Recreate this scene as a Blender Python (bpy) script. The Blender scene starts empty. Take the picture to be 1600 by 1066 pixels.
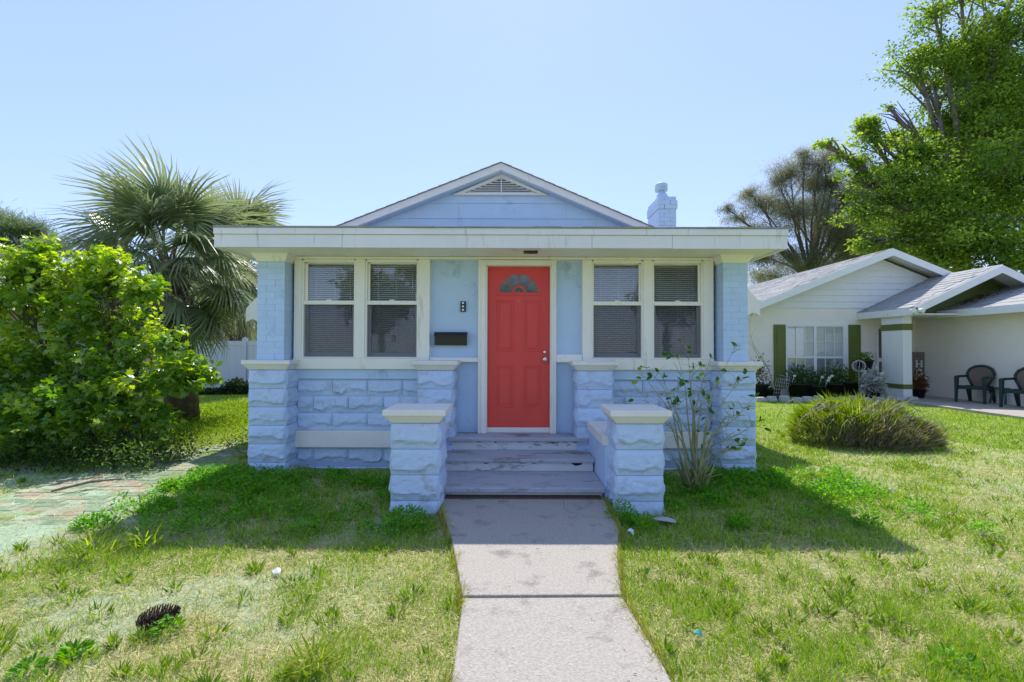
import bpy, math, random
import numpy as np
from mathutils import Vector, Matrix
rng = np.random.default_rng(7); random.seed(7)
R = math.radians
scene = bpy.context.scene
COL = scene.collection
# ------------------------------------------------------------------ camera
EYE = 1.36; F = 750.0; PITCH = 0.92; ROLL = -0.18
cam = bpy.data.cameras.new('camera'); cam.sensor_width = 36; cam.lens = 36*F/1600
cam.clip_end = 600; cam.clip_start = 0.05
camo = bpy.data.objects.new('camera', cam); COL.objects.link(camo)
CM = Matrix.Rotation(R(90+PITCH), 4, 'X') @ Matrix.Rotation(R(-ROLL), 4, 'Z')
camo.matrix_world = Matrix.Translation((0, 0, EYE)) @ CM
scene.camera = camo
scene.render.resolution_x = 1024; scene.render.resolution_y = 682
# ------------------------------------------------------------------ sky, sun, exposure
SUN_EL = 58.0
w = bpy.data.worlds.new('World'); scene.world = w; w.use_nodes = True
nt = w.node_tree; bg = nt.nodes['Background']
sk = nt.nodes.new('ShaderNodeTexSky'); sk.sky_type = 'NISHITA'; sk.sun_disc = False
sk.sun_elevation = R(SUN_EL); sk.sun_rotation = 0.0
sk.air_density = 1.0; sk.dust_density = 0.3; sk.ozone_density = 1.0
gmn = nt.nodes.new('ShaderNodeGamma'); gmn.inputs[1].default_value = 0.48      # flattens the sky and lifts the fill: one curve over the whole dome
tnt = nt.nodes.new('ShaderNodeMix'); tnt.data_type = 'RGBA'; tnt.blend_type = 'MULTIPLY'; tnt.inputs[0].default_value = 1; tnt.inputs[7].default_value = (1.06, 1.22, 1.70, 1)
nt.links.new(sk.outputs[0], gmn.inputs[0]); nt.links.new(gmn.outputs[0], tnt.inputs[6]); nt.links.new(tnt.outputs[2], bg.inputs[0]); bg.inputs[1].default_value = 0.15
sl = bpy.data.lights.new('sun', 'SUN'); sl.energy = 2.65; sl.angle = R(0.5); sl.color = (1, .95, .86)
so = bpy.data.objects.new('sun', sl); COL.objects.link(so)
so.rotation_euler = (R(SUN_EL-90), 0, R(-1.0)); so.location = (0, 20, 30)
scene.view_settings.view_transform = 'Standard'; scene.view_settings.look = 'None'
scene.view_settings.exposure = 1.14; scene.view_settings.gamma = 1
scene.render.engine = 'CYCLES'

# ------------------------------------------------------------------ helpers
def at(px, py, Y):
    d = CM.to_3x3() @ Vector(((px-800)/F, (533-py)/F, -1))
    return Vector((d.x*Y/d.y, Y, EYE + d.z*Y/d.y))
def gx(px, py):                       # ground point under a pixel
    d = CM.to_3x3() @ Vector(((px-800)/F, (533-py)/F, -1))
    t = -EYE/d.z
    return Vector((d.x*t, d.y*t, 0))
def Z(py, Y): return at(785, py, Y).z
def X(px, Y, py=545): return at(px, py, Y).x
WL = {}
def tag(o, label=None, cat=None, group=None, kind=None):
    if label: o['label'] = label
    if cat: o['category'] = cat
    if group: o['group'] = group
    if kind: o['kind'] = kind
    return o
def empty(name, loc, label=None, cat=None, group=None, rz=0):
    o = bpy.data.objects.new(name, None); COL.objects.link(o); o.location = loc
    o.rotation_euler = (0, 0, rz); o.empty_display_size = .2
    WL[o] = Vector(loc)
    return tag(o, label, cat, group)
def link(o, parent):
    COL.objects.link(o)
    if parent is not None:
        o.parent = parent
        o.matrix_parent_inverse = Matrix.Translation(-WL[parent])
    WL[o] = o.location.copy()
    return o
class MB:
    def __init__(s): s.v = []; s.f = []; s.sm = []
    def add(s, vs, fs, smooth=False):
        n = len(s.v); s.v += [tuple(v) for v in vs]; s.f += [tuple(i+n for i in f) for f in fs]
        s.sm += [smooth]*len(fs); return s
    def box(s, x0, x1, y0, y1, z0, z1):
        vs = [(x, y, z) for z in (z0, z1) for y in (y0, y1) for x in (x0, x1)]
        return s.add(vs, [(0,2,3,1),(4,5,7,6),(0,1,5,4),(1,3,7,5),(3,2,6,7),(2,0,4,6)])
    def cbox(s, c, sx, sy, sz): return s.box(c[0]-sx/2, c[0]+sx/2, c[1]-sy/2, c[1]+sy/2, c[2]-sz/2, c[2]+sz/2)
    def prism(s, poly, off):          # poly: 3d points, extruded by vector off
        n = len(poly); off = Vector(off)
        vs = [Vector(p) for p in poly] + [Vector(p)+off for p in poly]
        return s.add(vs, [tuple(range(n))[::-1], tuple(range(n, 2*n))] + [(i, (i+1) % n, (i+1) % n+n, i+n) for i in range(n)])
    def frus(s, c, a, b, z0, z1):     # frustum: half sizes a=(x,y) at z0, b at z1
        vs = [(c[0]+i*q[0], c[1]+j*q[1], z) for z, q in ((z0, a), (z1, b)) for j in (-1, 1) for i in (-1, 1)]
        return s.add(vs, [(0,2,3,1),(4,5,7,6),(0,1,5,4),(1,3,7,5),(3,2,6,7),(2,0,4,6)])
    def tube(s, pts, rad, n=6, caps=True):
        pts = [Vector(p) for p in pts]
        if not hasattr(rad, '__len__'): rad = [rad]*len(pts)
        vs = []; fs = []
        ref = None
        for i, p in enumerate(pts):
            t = (pts[min(i+1, len(pts)-1)]-pts[max(i-1, 0)])
            if t.length < 1e-9: t = Vector((0, 0, 1))
            t.normalize()
            if ref is None: ref = t.orthogonal().normalized()
            a = (ref-t*ref.dot(t)); a = a.normalized() if a.length > 1e-6 else t.orthogonal().normalized()
            ref = a; b = t.cross(a)
            for k in range(n):
                an = 2*math.pi*k/n
                vs.append(p+(a*math.cos(an)+b*math.sin(an))*rad[i])
        for i in range(len(pts)-1):
            for k in range(n):
                fs.append((i*n+k, i*n+(k+1) % n, (i+1)*n+(k+1) % n, (i+1)*n+k))
        if caps: fs += [tuple(range(n))[::-1], tuple(range((len(pts)-1)*n, len(pts)*n))]
        return s.add(vs, fs, True)
    def lathe(s, c, prof, n=16):
        vs = []; fs = []
        for r, z in prof:
            for k in range(n):
                a = 2*math.pi*k/n; vs.append((c[0]+r*math.cos(a), c[1]+r*math.sin(a), c[2]+z))
        for i in range(len(prof)-1):
            for k in range(n): fs.append((i*n+k, i*n+(k+1) % n, (i+1)*n+(k+1) % n, (i+1)*n+k))
        fs += [tuple(range(n))[::-1], tuple(range((len(prof)-1)*n, len(prof)*n))]
        return s.add(vs, fs, True)
    def build(s, name, mat, parent=None, bevel=0, label=None, cat=None, group=None, kind=None, origin=None):
        v = np.array(s.v, dtype=float)
        if origin is None:
            mn, mx = v.min(0), v.max(0); origin = Vector(((mn[0]+mx[0])/2, (mn[1]+mx[1])/2, mn[2]))
        else: origin = Vector(origin)
        me = bpy.data.meshes.new(name)
        me.from_pydata([tuple(p) for p in (v-np.array(origin))], [], s.f)
        me.polygons.foreach_set('use_smooth', s.sm)
        me.materials.append(mat); me.update()
        o = bpy.data.objects.new(name, me); o.location = origin; link(o, parent)
        if bevel:
            m = o.modifiers.new('bevel', 'BEVEL'); m.width = bevel; m.segments = 2; m.limit_method = 'ANGLE'
        return tag(o, label, cat, group, kind)
def place(name, me, loc, parent, rz=0):
    o = bpy.data.objects.new(name, me); o.location = loc; o.rotation_euler = (0, 0, rz); return link(o, parent)
def copy_tree(o, parent=None):
    c = o.copy(); COL.objects.link(c); c.parent = parent; WL[c] = WL.get(o, Vector())
    if parent is not None: c.matrix_parent_inverse = o.matrix_parent_inverse.copy()
    for ch in list(o.children): copy_tree(ch, c)
    return c
# numpy noise
_P = rng.random((256, 256))
def vnoise(x, y, sc=1.0, ox=0.0):
    x = np.asarray(x)*sc+ox+100.3; y = np.asarray(y)*sc+ox*1.7+100.7
    xi = np.floor(x).astype(int); yi = np.floor(y).astype(int); fx = x-xi; fy = y-yi
    fx = fx*fx*(3-2*fx); fy = fy*fy*(3-2*fy)
    g = lambda a, b: _P[a % 256, b % 256]
    return (g(xi, yi)*(1-fx)+g(xi+1, yi)*fx)*(1-fy)+(g(xi, yi+1)*(1-fx)+g(xi+1, yi+1)*fx)*fy
def fbm(x, y, sc=1.0, ox=0.0): return (vnoise(x, y, sc, ox)+.5*vnoise(x, y, sc*2.1, ox+9)+.25*vnoise(x, y, sc*4.3, ox+21))/1.75
def sstep(a, b, x): t = np.clip((x-a)/(b-a), 0, 1); return t*t*(3-2*t)

# ------------------------------------------------------------------ materials
def mat(name, col, rough=.6, var=.08, sc=6, bump=0.0, bsc=60, spec=.3, metal=0, dirt=None, dsc=3, damt=.5, objrand=0, coord='pos', stretch=None):
    m = bpy.data.materials.new(name); m.use_nodes = True; t = m.node_tree; N = t.nodes; L = t.links
    b = N['Principled BSDF']; b.inputs['Roughness'].default_value = rough
    b.inputs['Specular IOR Level'].default_value = spec; b.inputs['Metallic'].default_value = metal
    if coord == 'pos': g = N.new('ShaderNodeNewGeometry').outputs['Position']
    else: g = N.new('ShaderNodeTexCoord').outputs['Object']
    n = N.new('ShaderNodeTexNoise'); n.inputs['Scale'].default_value = sc; n.inputs['Detail'].default_value = 5
    L.new(g, n.inputs['Vector'])
    mx = N.new('ShaderNodeMix'); mx.data_type = 'RGBA'
    mx.inputs[6].default_value = (*[c*(1-var*2) for c in col], 1); mx.inputs[7].default_value = (*[min(1, c*(1+var*2)) for c in col], 1)
    L.new(n.outputs[0], mx.inputs[0]); out = mx.outputs[2]
    if dirt is not None:
        d = N.new('ShaderNodeTexNoise'); d.inputs['Scale'].default_value = dsc; d.inputs['Detail'].default_value = 8; d.inputs['Roughness'].default_value = .7
        gd = g
        if stretch:
            vm = N.new('ShaderNodeVectorMath'); vm.operation = 'MULTIPLY'; vm.inputs[1].default_value = stretch; L.new(g, vm.inputs[0]); gd = vm.outputs[0]
        L.new(gd, d.inputs['Vector'])
        rp = N.new('ShaderNodeMapRange'); rp.inputs[1].default_value = 1-damt; rp.inputs[2].default_value = 1-damt+.12
        L.new(d.outputs[0], rp.inputs[0])
        m2 = N.new('ShaderNodeMix'); m2.data_type = 'RGBA'; L.new(rp.outputs[0], m2.inputs[0]); L.new(out, m2.inputs[6]); m2.inputs[7].default_value = (*dirt, 1); out = m2.outputs[2]
    if objrand:
        oi = N.new('ShaderNodeObjectInfo'); mr = N.new('ShaderNodeMapRange'); mr.inputs[3].default_value = 1-objrand; mr.inputs[4].default_value = 1+objrand
        L.new(oi.outputs['Random'], mr.inputs[0]); h = N.new('ShaderNodeHueSaturation'); L.new(mr.outputs[0], h.inputs['Value']); L.new(out, h.inputs['Color']); out = h.outputs[0]
    L.new(out, b.inputs['Base Color'])
    if bump:
        bn = N.new('ShaderNodeTexNoise'); bn.inputs['Scale'].default_value = bsc; bn.inputs['Detail'].default_value = 6; L.new(g, bn.inputs['Vector'])
        bp = N.new('ShaderNodeBump'); bp.inputs['Strength'].default_value = bump; bp.inputs['Distance'].default_value = .02
        L.new(bn.outputs[0], bp.inputs['Height']); L.new(bp.outputs[0], b.inputs['Normal'])
    return m
def leafmat(name, rough=.5, trans=.35, spec=.3):
    m = bpy.data.materials.new(name); m.use_nodes = True; t = m.node_tree; N = t.nodes; L = t.links
    b = N['Principled BSDF']; b.inputs['Roughness'].default_value = rough; b.inputs['Specular IOR Level'].default_value = spec
    a = N.new('ShaderNodeAttribute'); a.attribute_name = 'col'; L.new(a.outputs['Color'], b.inputs['Base Color'])
    tr = N.new('ShaderNodeBsdfTranslucent')
    h = N.new('ShaderNodeHueSaturation'); h.inputs['Hue'].default_value = .485; h.inputs['Saturation'].default_value = 1.15; h.inputs['Value'].default_value = 1.5
    L.new(a.outputs['Color'], h.inputs['Color']); L.new(h.outputs[0], tr.inputs[0])
    mx = N.new('ShaderNodeMixShader'); mx.inputs[0].default_value = trans
    L.new(b.outputs[0], mx.inputs[1]); L.new(tr.outputs[0], mx.inputs[2]); L.new(mx.outputs[0], N['Material Output'].inputs[0])
    return m
def glassmat(name, tint=(.97, .98, .98), refl=1.0):
    m = bpy.data.materials.new(name); m.use_nodes = True; t = m.node_tree; N = t.nodes; L = t.links
    tr = N.new('ShaderNodeBsdfTransparent'); tr.inputs[0].default_value = (*tint, 1)
    gl = N.new('ShaderNodeBsdfGlossy'); gl.inputs['Roughness'].default_value = .015
    fr = N.new('ShaderNodeFresnel'); fr.inputs[0].default_value = 1.6
    mm = N.new('ShaderNodeMath'); mm.operation = 'MULTIPLY_ADD'; mm.inputs[1].default_value = refl; mm.inputs[2].default_value = .04
    L.new(fr.outputs[0], mm.inputs[0])
    n = N.new('ShaderNodeTexNoise'); n.inputs['Scale'].default_value = 2.5; bp = N.new('ShaderNodeBump'); bp.inputs['Strength'].default_value = .05; bp.inputs['Distance'].default_value = .02
    L.new(n.outputs[0], bp.inputs['Height']); L.new(bp.outputs[0], gl.inputs['Normal'])
    mx = N.new('ShaderNodeMixShader'); L.new(mm.outputs[0], mx.inputs[0]); L.new(tr.outputs[0], mx.inputs[1]); L.new(gl.outputs[0], mx.inputs[2])
    L.new(mx.outputs[0], N['Material Output'].inputs[0]); return m
def screenmat(name):
    m = bpy.data.materials.new(name); m.use_nodes = True; t = m.node_tree; N = t.nodes; L = t.links
    tr = N.new('ShaderNodeBsdfTransparent'); df = N.new('ShaderNodeBsdfDiffuse'); df.inputs[0].default_value = (.05, .055, .065, 1)
    mx = N.new('ShaderNodeMixShader'); mx.inputs[0].default_value = .22; L.new(tr.outputs[0], mx.inputs[1]); L.new(df.outputs[0], mx.inputs[2])
    L.new(mx.outputs[0], N['Material Output'].inputs[0]); return m
BLUE = (.51, .65, .83)
M = dict(
 blue=mat('blue_paint', BLUE, .55, .05, 3, .12, 40, dirt=(.33, .42, .60), dsc=2.2, damt=.42),
 block=mat('blue_block_paint', (.53, .65, .83), .6, .06, 5, .35, 45, dirt=(.44, .49, .58), dsc=5, damt=.46, objrand=.04),
 brick=mat('blue_brick_paint', (.51, .65, .86), .5, .04, 6, .2, 60, dirt=(.33, .46, .66), dsc=5, damt=.42, objrand=.03),
 mortar=mat('blue_mortar_paint', (.42, .52, .71), .7, .08, 9, .4, 80),
 cream=mat('cream_trim_paint', (.89, .84, .75), .45, .03, 4, .08, 30, dirt=(.70, .64, .54), dsc=5, damt=.42, stretch=(2.5, 1, .4)),
 capw=mat('white_cap_paint', (.82, .78, .71), .55, .04, 6, .3, 60, dirt=(.42, .38, .33), dsc=9, damt=.34),
 fascia=mat('fascia_paint', (.80, .77, .76), .5, .05, 2.5, .1, 25, dirt=(.60, .56, .53), dsc=6, damt=.42, stretch=(2.5, 1, .35)),
 step=mat('grey_blue_step_paint', (.42, .43, .48), .55, .08, 4, .25, 50, dirt=(.17, .15, .155), dsc=4, damt=.47, stretch=(.6, 1.2, 1)),
 riser=mat('chipped_white_riser', (.80, .80, .80), .6, .05, 6, .3, 50, dirt=(.06, .05, .045), dsc=7, damt=.445, stretch=(.5, 1, 1.6)),
 red=mat('red_door_paint', (.78, .062, .05), .36, .05, 3, .05, 30, spec=.45, dirt=(.68, .07, .065), dsc=5, damt=.45, stretch=(2, 1, .5)),
 chrome=mat('brushed_nickel', (.75, .73, .70), .25, .02, 5, metal=1),
 black=mat('black_metal', (.015, .015, .018), .35, .1, 10, spec=.5),
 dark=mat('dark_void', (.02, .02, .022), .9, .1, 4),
 blind=mat('blind_slats', (.90, .89, .86), .6, .04, 3),
 sash=mat('grey_screen_frame', (.45, .47, .50), .4, .04, 5),
 shingle=mat('grey_shingles', (.37, .37, .36), .9, .18, 14, .6, 60, dirt=(.20, .19, .19), dsc=1.7, damt=.45),
 shingle_b=mat('weathered_grey_roofing', (.33, .31, .30), .9, .15, 12, .6, 50),
 concrete=mat('walk_concrete', (.40, .365, .32), .9, .20, 70, .6, 120, dirt=(.25, .225, .20), dsc=5, damt=.455),
 nwall=mat('cream_stucco', (.86, .79, .70), .85, .03, 5, .3, 90),
 nwhite=mat('white_stucco', (.80, .79, .76), .8, .03, 5, .2, 90),
 green=mat('olive_green_paint', (.13, .155, .035), .5, .08, 5, .1, 40),
 vinyl=mat('white_vinyl', (.62, .65, .70), .4, .03, 2),
 yellow=mat('yellow_stucco', (.46, .44, .26), .85, .05, 4),
 tile=mat('pinkish_roof', (.42, .33, .29), .9, .1, 9, .3, 40),
 bark=mat('grey_bark', (.17, .14, .115), .95, .3, 8, .8, 30, coord='obj'),
 pbark=mat('palm_bark', (.16, .115, .075), .95, .3, 10, .8, 25, coord='obj'),
 twig=mat('green_twig', (.33, .33, .15), .8, .25, 14, .3, 60),
 dead=mat('dead_twig', (.36, .30, .24), .9, .25, 14, .3, 60),
 resin=mat('dark_green_resin', (.012, .035, .032), .4, .1, 5, spec=.4),
 resin2=mat('teal_resin', (.05, .13, .14), .45, .1, 5, spec=.4),
 wicker=mat('brown_mesh_backrest', (.17, .13, .10), .7, .15, 60, .4, 200),
 wood=mat('weathered_board', (.20, .165, .14), .8, .2, 12, .4, 40),
 pot=mat('black_pot', (.02, .02, .022), .5, .2, 6),
 stone=mat('pale_stone', (.42, .40, .38), .9, .15, 8, .5, 30),
 wire=mat('white_wire', (.72, .71, .68), .5, .05, 5),
 curtain=mat('pale_curtain', (.86, .86, .88), .8, .06, 8),
 curtaind=mat('grey_curtain', (.50, .51, .56), .8, .06, 8),
 hose=mat('green_hose', (.02, .17, .08), .4, .1, 5),
 cone=mat('pine_cone_brown', (.11, .075, .05), .9, .4, 40, .4, 80),
 glass=glassmat('window_glass', refl=.75), nglass=glassmat('neighbour_glass', refl=.8), screen=screenmat('insect_screen'),
 leaf=leafmat('leaf', .42, .56), gloss=leafmat('glossy_leaf', .30, .54, .7), palm=leafmat('palm_leaf', .38, .35, .5), grass=leafmat('grass_blade', .6, .35, .2), straw=leafmat('straw', .85, .1, .1),
 orangep=mat('orange_paver', (.36, .28, .19), .9, .12, 8, .5, 60, dirt=(.32, .40, .27), dsc=5, damt=.56, objrand=.12),
 greenp=mat('green_stained_paver', (.21, .29, .18), .9, .12, 8, .5, 60, dirt=(.40, .42, .30), dsc=6, damt=.46, objrand=.12),
)
# ------------------------------------------------------------------ leaf mesh builder
SHAPES = {
 'rhomb': (np.array([(0, 0, 0), (.32, .45, .10), (0, 1, -.05), (-.32, .45, .10)]), [(0, 1, 2), (0, 2, 3)]),
 'oval': (np.array([(0, 0, 0), (.26, .3, .08), (.24, .65, .06), (0, 1, -.08), (-.24, .65, .06), (-.26, .3, .08)]), [(0, 1, 2, 3), (0, 3, 4, 5)]),
 'maple': (np.array([(0, 0, 0), (.30, -.05, .03), (.62, .18, -.06), (.36, .38, .05), (.52, .72, -.05), (.18, .62, .05), (0, 1.05, -.08), (-.18, .62, .05), (-.52, .72, -.05), (-.36, .38, .05), (-.62, .18, -.06), (-.30, -.05, .03)]),
           [(0, 1, 2, 3), (0, 3, 4, 5), (0, 5, 6), (0, 6, 7), (0, 7, 8, 9), (0, 9, 10, 11)]),
 'blade': (np.array([(-.5, 0, 0), (.5, 0, 0), (.32, .55, .06), (0, 1, .0), (-.32, .55, .06)]), [(0, 1, 2, 4), (2, 3, 4)]),
 'tri': (np.array([(-.5, 0, 0), (.5, 0, 0), (0, 1, 0)]), [(0, 1, 2)]),
}
def leaves(name, pos, ydir, nrm, length, width, cols, shape, material, parent=None, droop=0, **tg):
    """one mesh of many leaves: pos base, ydir along leaf, nrm rough normal"""
    S, FS = SHAPES[shape]; n = len(pos); k = len(S)
    y = ydir/np.maximum(np.linalg.norm(ydir, axis=1, keepdims=True), 1e-6)
    x = np.cross(y, nrm); x /= np.maximum(np.linalg.norm(x, axis=1, keepdims=True), 1e-6)
    z = np.cross(x, y)
    length = np.broadcast_to(length, n); width = np.broadcast_to(width, n)
    V = pos[:, None, :] + x[:, None, :]*(S[None, :, 0, None]*width[:, None, None]) + y[:, None, :]*(S[None, :, 1, None]*length[:, None, None]) + z[:, None, :]*(S[None, :, 2, None]*length[:, None, None])
    if droop: V[:, :, 2] -= droop*(S[None, :, 1]**2)*length[:, None]
    V = V.reshape(-1, 3)
    mn, mx = V.min(0), V.max(0); org = np.array([(mn[0]+mx[0])/2, (mn[1]+mx[1])/2, mn[2]])
    lt = np.array([len(f) for f in FS]); ft = np.concatenate([np.array(f) for f in FS])
    loops = (np.arange(n)[:, None]*k + ft[None, :]).ravel()
    tot = np.tile(lt, n); start = np.concatenate([[0], np.cumsum(tot)[:-1]])
    me = bpy.data.meshes.new(name); me.vertices.add(len(V)); me.vertices.foreach_set('co', (V-org).ravel().astype(np.float32))
    me.loops.add(len(loops)); me.loops.foreach_set('vertex_index', loops.astype(np.int32))
    me.polygons.add(len(tot)); me.polygons.foreach_set('loop_start', start.astype(np.int32)); me.polygons.foreach_set('loop_total', tot.astype(np.int32))
    me.update(calc_edges=True)
    c = np.concatenate([np.clip(cols, 0, 1), np.ones((n, 1))], 1)
    ca = me.color_attributes.new('col', 'FLOAT_COLOR', 'POINT'); ca.data.foreach_set('color', np.repeat(c, k, 0).ravel().astype(np.float32))
    me.materials.append(material)
    o = bpy.data.objects.new(name, me); o.location = org; link(o, parent)
    return tag(o, **tg)
def rdir(n): v = rng.normal(size=(n, 3)); return v/np.linalg.norm(v, axis=1, keepdims=True)
def colmix(n, a, b, var=.15, p=None):
    t = rng.random((n, 1)) if p is None else p[:, None]
    return (np.array(a)*(1-t)+np.array(b)*t)*(1+var*rng.normal(size=(n, 1)))
def clumps(cs, n, shell=.55):
    """leaf positions in ellipsoid clumps cs=(x,y,z,rx,ry,rz); denser towards the shell"""
    cs = np.array(cs, float); wgt = (cs[:, 3]*cs[:, 5]*cs[:, 4])**.67; wgt /= wgt.sum()
    i = rng.choice(len(cs), n, p=wgt); d = rdir(n); r = (shell+(1-shell)*rng.random(n))*(.8+.35*rng.random(n))
    p = cs[i, :3]+d*cs[i, 3:]*r[:, None]
    return p, d, i

# ================================================================== GROUND
def px_grid(x0, x1, y0, y1, nx, ny):
    return np.meshgrid(np.linspace(x0, x1, nx), np.linspace(y0, y1, ny))
WALK = [(-.25, -2.0), (.63, -2.0), (.645, 2.04), (.60, 2.62), (.68, 3.1), (.80, 3.6), (.83, 4.42), (-.68, 4.42), (-.60, 4.1), (-.42, 3.4), (-.26, 2.62), (-.24, 2.04)]
def in_walk(x, y):
    l = np.interp(y, [-2, 2.04, 2.62, 3.4, 4.1, 4.42], [-.25, -.24, -.26, -.42, -.60, -.68]); r = np.interp(y, [-2, 2.04, 2.62, 3.1, 3.6, 4.42], [.63, .645, .60, .68, .80, .83])
    return (x > l) & (x < r) & (y < 4.42)
def in_drive(x, y): return (x > -4.75) & (x < -3.42) & (y > -3) & (y < 9)
def in_house(x, y): return (x > -2.8) & (x < 2.65) & (y > 5.35)
def zg(x, y):
    b = .05*(fbm(x, y, .8, 3)-.5)+.015*(fbm(x, y, 4, 5)-.5)-.02
    near = np.exp(-((np.asarray(x)-.2)/1.0)**4)*(np.asarray(y) < 4.8)
    return b*(1-.8*near)-.012*near
def sandm(x, y):    # bare pale green-dusted sand
    s = sstep(-2.6, -3.6, x)*sstep(-6.5, -5.2, x)*sstep(8, 6.2, y)*.62
    s = np.maximum(s, sstep(.42, .66, fbm(x, y, 1.6, 40))*sstep(.3, -.8, x)*.50)
    s = np.maximum(s, sstep(.60, .78, fbm(x, y, 1.3, 70))*.36)
    return np.clip(s, 0, 1)*sstep(9, 6, y)
def greenm(x, y):   # living green cover
    g = .55*sstep(.42, .62, fbm(x, y, 1.5, 11))*np.where(x > 0, 1.25, .8)+.20+.12*(x > 0)
    g = g+.55*sstep(.5, .9, x)*sstep(2.4, 1.0, x)*sstep(4.2, 2.0, y)*sstep(.35, .6, fbm(x, y, 1.4, 17))
    g = np.where(y > 6.2, np.maximum(g, .75*sstep(6.0, 8.0, y)*sstep(2.5, 4.0, x)), g)
    g = g+.75*sstep(3.5, 4.4, y)*sstep(5.6, 5.1, y)*sstep(-3.4, -2.6, x)*sstep(4.2, 3.0, x)*sstep(.33, .55, fbm(x, y, 1.5, 23))
    g = np.where((x < -2.6) & (y > 5.2), np.maximum(g, .9*sstep(5.0, 6.3, y+.4*(x+3))), g)
    return np.clip(g, 0, 1)
xs = np.concatenate([np.linspace(-200, -12, 14), np.linspace(-11, 12, 330), np.linspace(13, 200, 14)])
ys = np.concatenate([np.linspace(-80, -1, 10), np.linspace(0, 9, 190), np.linspace(9.3, 30, 40), np.linspace(36, 320, 12)])
gxx, gyy = np.meshgrid(xs, ys); gz = zg(gxx, gyy)
gz = np.where(in_walk(gxx, gyy) | in_drive(gxx, gyy), np.minimum(gz, -.02), gz)
me = bpy.data.meshes.new('lawn'); nx, ny = len(xs), len(ys)
idx = np.arange(nx*ny).reshape(ny, nx)
q = np.stack([idx[:-1, :-1], idx[:-1, 1:], idx[1:, 1:], idx[1:, :-1]], -1).reshape(-1, 4)
me.from_pydata(np.stack([gxx, gyy, gz], -1).reshape(-1, 3).tolist(), [], q.tolist())
me.polygons.foreach_set('use_smooth', [True]*len(q))
ca = me.color_attributes.new('mask', 'FLOAT_COLOR', 'POINT')
mk = np.stack([sandm(gxx, gyy), greenm(gxx, gyy), np.zeros_like(gxx), np.ones_like(gxx)], -1).reshape(-1, 4)
ca.data.foreach_set('color', mk.ravel().astype(np.float32))
gm = bpy.data.materials.new('lawn_soil'); gm.use_nodes = True; t = gm.node_tree; N = t.nodes; L = t.links; b = N['Principled BSDF']
b.inputs['Roughness'].default_value = .95; b.inputs['Specular IOR Level'].default_value = .1
geo = N.new('ShaderNodeNewGeometry').outputs['Position']
def tn(sc, det=6, ro=.6):
    n = N.new('ShaderNodeTexNoise'); n.inputs['Scale'].default_value = sc; n.inputs['Detail'].default_value = det; n.inputs['Roughness'].default_value = ro; L.new(geo, n.inputs['Vector']); return n.outputs[0]
def cmix(f, a, c):
    m = N.new('ShaderNodeMix'); m.data_type = 'RGBA'
    L.new(f, m.inputs[0])
    for i, v in ((6, a), (7, c)):
        if isinstance(v, tuple): m.inputs[i].default_value = (*v, 1)
        else: L.new(v, m.inputs[i])
    return m.outputs[2]
def rmp(f, a, c):
    m = N.new('ShaderNodeMapRange'); m.inputs[1].default_value = a; m.inputs[2].default_value = c; L.new(f, m.inputs[0]); return m.outputs[0]
at_ = N.new('ShaderNodeAttribute'); at_.attribute_name = 'mask'
sp = N.new('ShaderNodeSeparateColor'); L.new(at_.outputs['Color'], sp.inputs[0])
thatch = cmix(rmp(tn(60, 8, .8), .36, .64), (.17, .20, .05), (.50, .53, .20))
thatch = cmix(rmp(tn(5), .45, .65), thatch, cmix(tn(40), (.34, .40, .22), (.54, .58, .36)))
sand = cmix(rmp(tn(38, 9, .85), .34, .62), (.22, .33, .19), (.56, .70, .50))
grn = cmix(rmp(tn(60, 6, .8), .36, .64), (.10, .15, .02), (.34, .42, .08))
def madd(a, c, k):
    m = N.new('ShaderNodeMath'); m.operation = 'MULTIPLY_ADD'; L.new(c, m.inputs[0]); m.inputs[1].default_value = k; L.new(a, m.inputs[2]); return m.outputs[0]
sf = rmp(madd(sp.outputs[0], tn(26, 10, .85), .9), .72, 1.0)
gf = rmp(madd(sp.outputs[1], tn(16, 8, .7), .8), .68, 1.15)
c1 = cmix(sf, thatch, sand); c2 = cmix(gf, c1, grn)
L.new(c2, b.inputs['Base Color'])
bp = N.new('ShaderNodeBump'); bp.inputs['Strength'].default_value = .9; bp.inputs['Distance'].default_value = .02; L.new(tn(55, 8, .8), bp.inputs['Height']); L.new(bp.outputs[0], b.inputs['Normal'])
me.materials.append(gm)
lawn = bpy.data.objects.new('lawn', me); COL.objects.link(lawn); tag(lawn, 'patchy dry lawn with green-dusted sand in front of the houses', 'lawn', kind='structure')
# concrete walk: two slabs with a joint
walk = MB()
wl = [p for p in WALK]
m = MB(); m.prism([(x, y, -.08) for x, y in [(-.25, -2.5), (.63, -2.5), (.645, 2.04), (.602, 2.610), (-.258, 2.595), (-.24, 2.04)]], (0, 0, .105))
wk = m.build('walkway', M['concrete'], None, .008, 'pale concrete walkway leading to the porch steps', 'walkway', kind='structure'); WL[wk] = wk.location.copy()
m = MB(); m.prism([(x, y, -.08) for x, y in [(.600, 2.63), (.68, 3.1), (.80, 3.6), (.83, 4.44), (-.68, 4.44), (-.60, 4.1), (-.42, 3.4), (-.262, 2.615)]], (0, 0, .108))
m.build('slab', M['concrete'], wk, .008)
crk = mat('crack_grit', (.10, .085, .07), .95, .3, 30)
for pts in ([(.46, 4.26), (.44, 4.05), (.47, 3.93)],):
    q = MB()
    for i in range(len(pts)-1):
        (x0, y0), (x1, y1) = pts[i], pts[i+1]; q.add([(x0-.0015, y0, .0292), (x0+.0015, y0+.003, .0292), (x1+.0012, y1+.003, .0292), (x1-.0012, y1, .0292)], [(0, 1, 2, 3)])
    q.build('crack', crk, wk)
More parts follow.
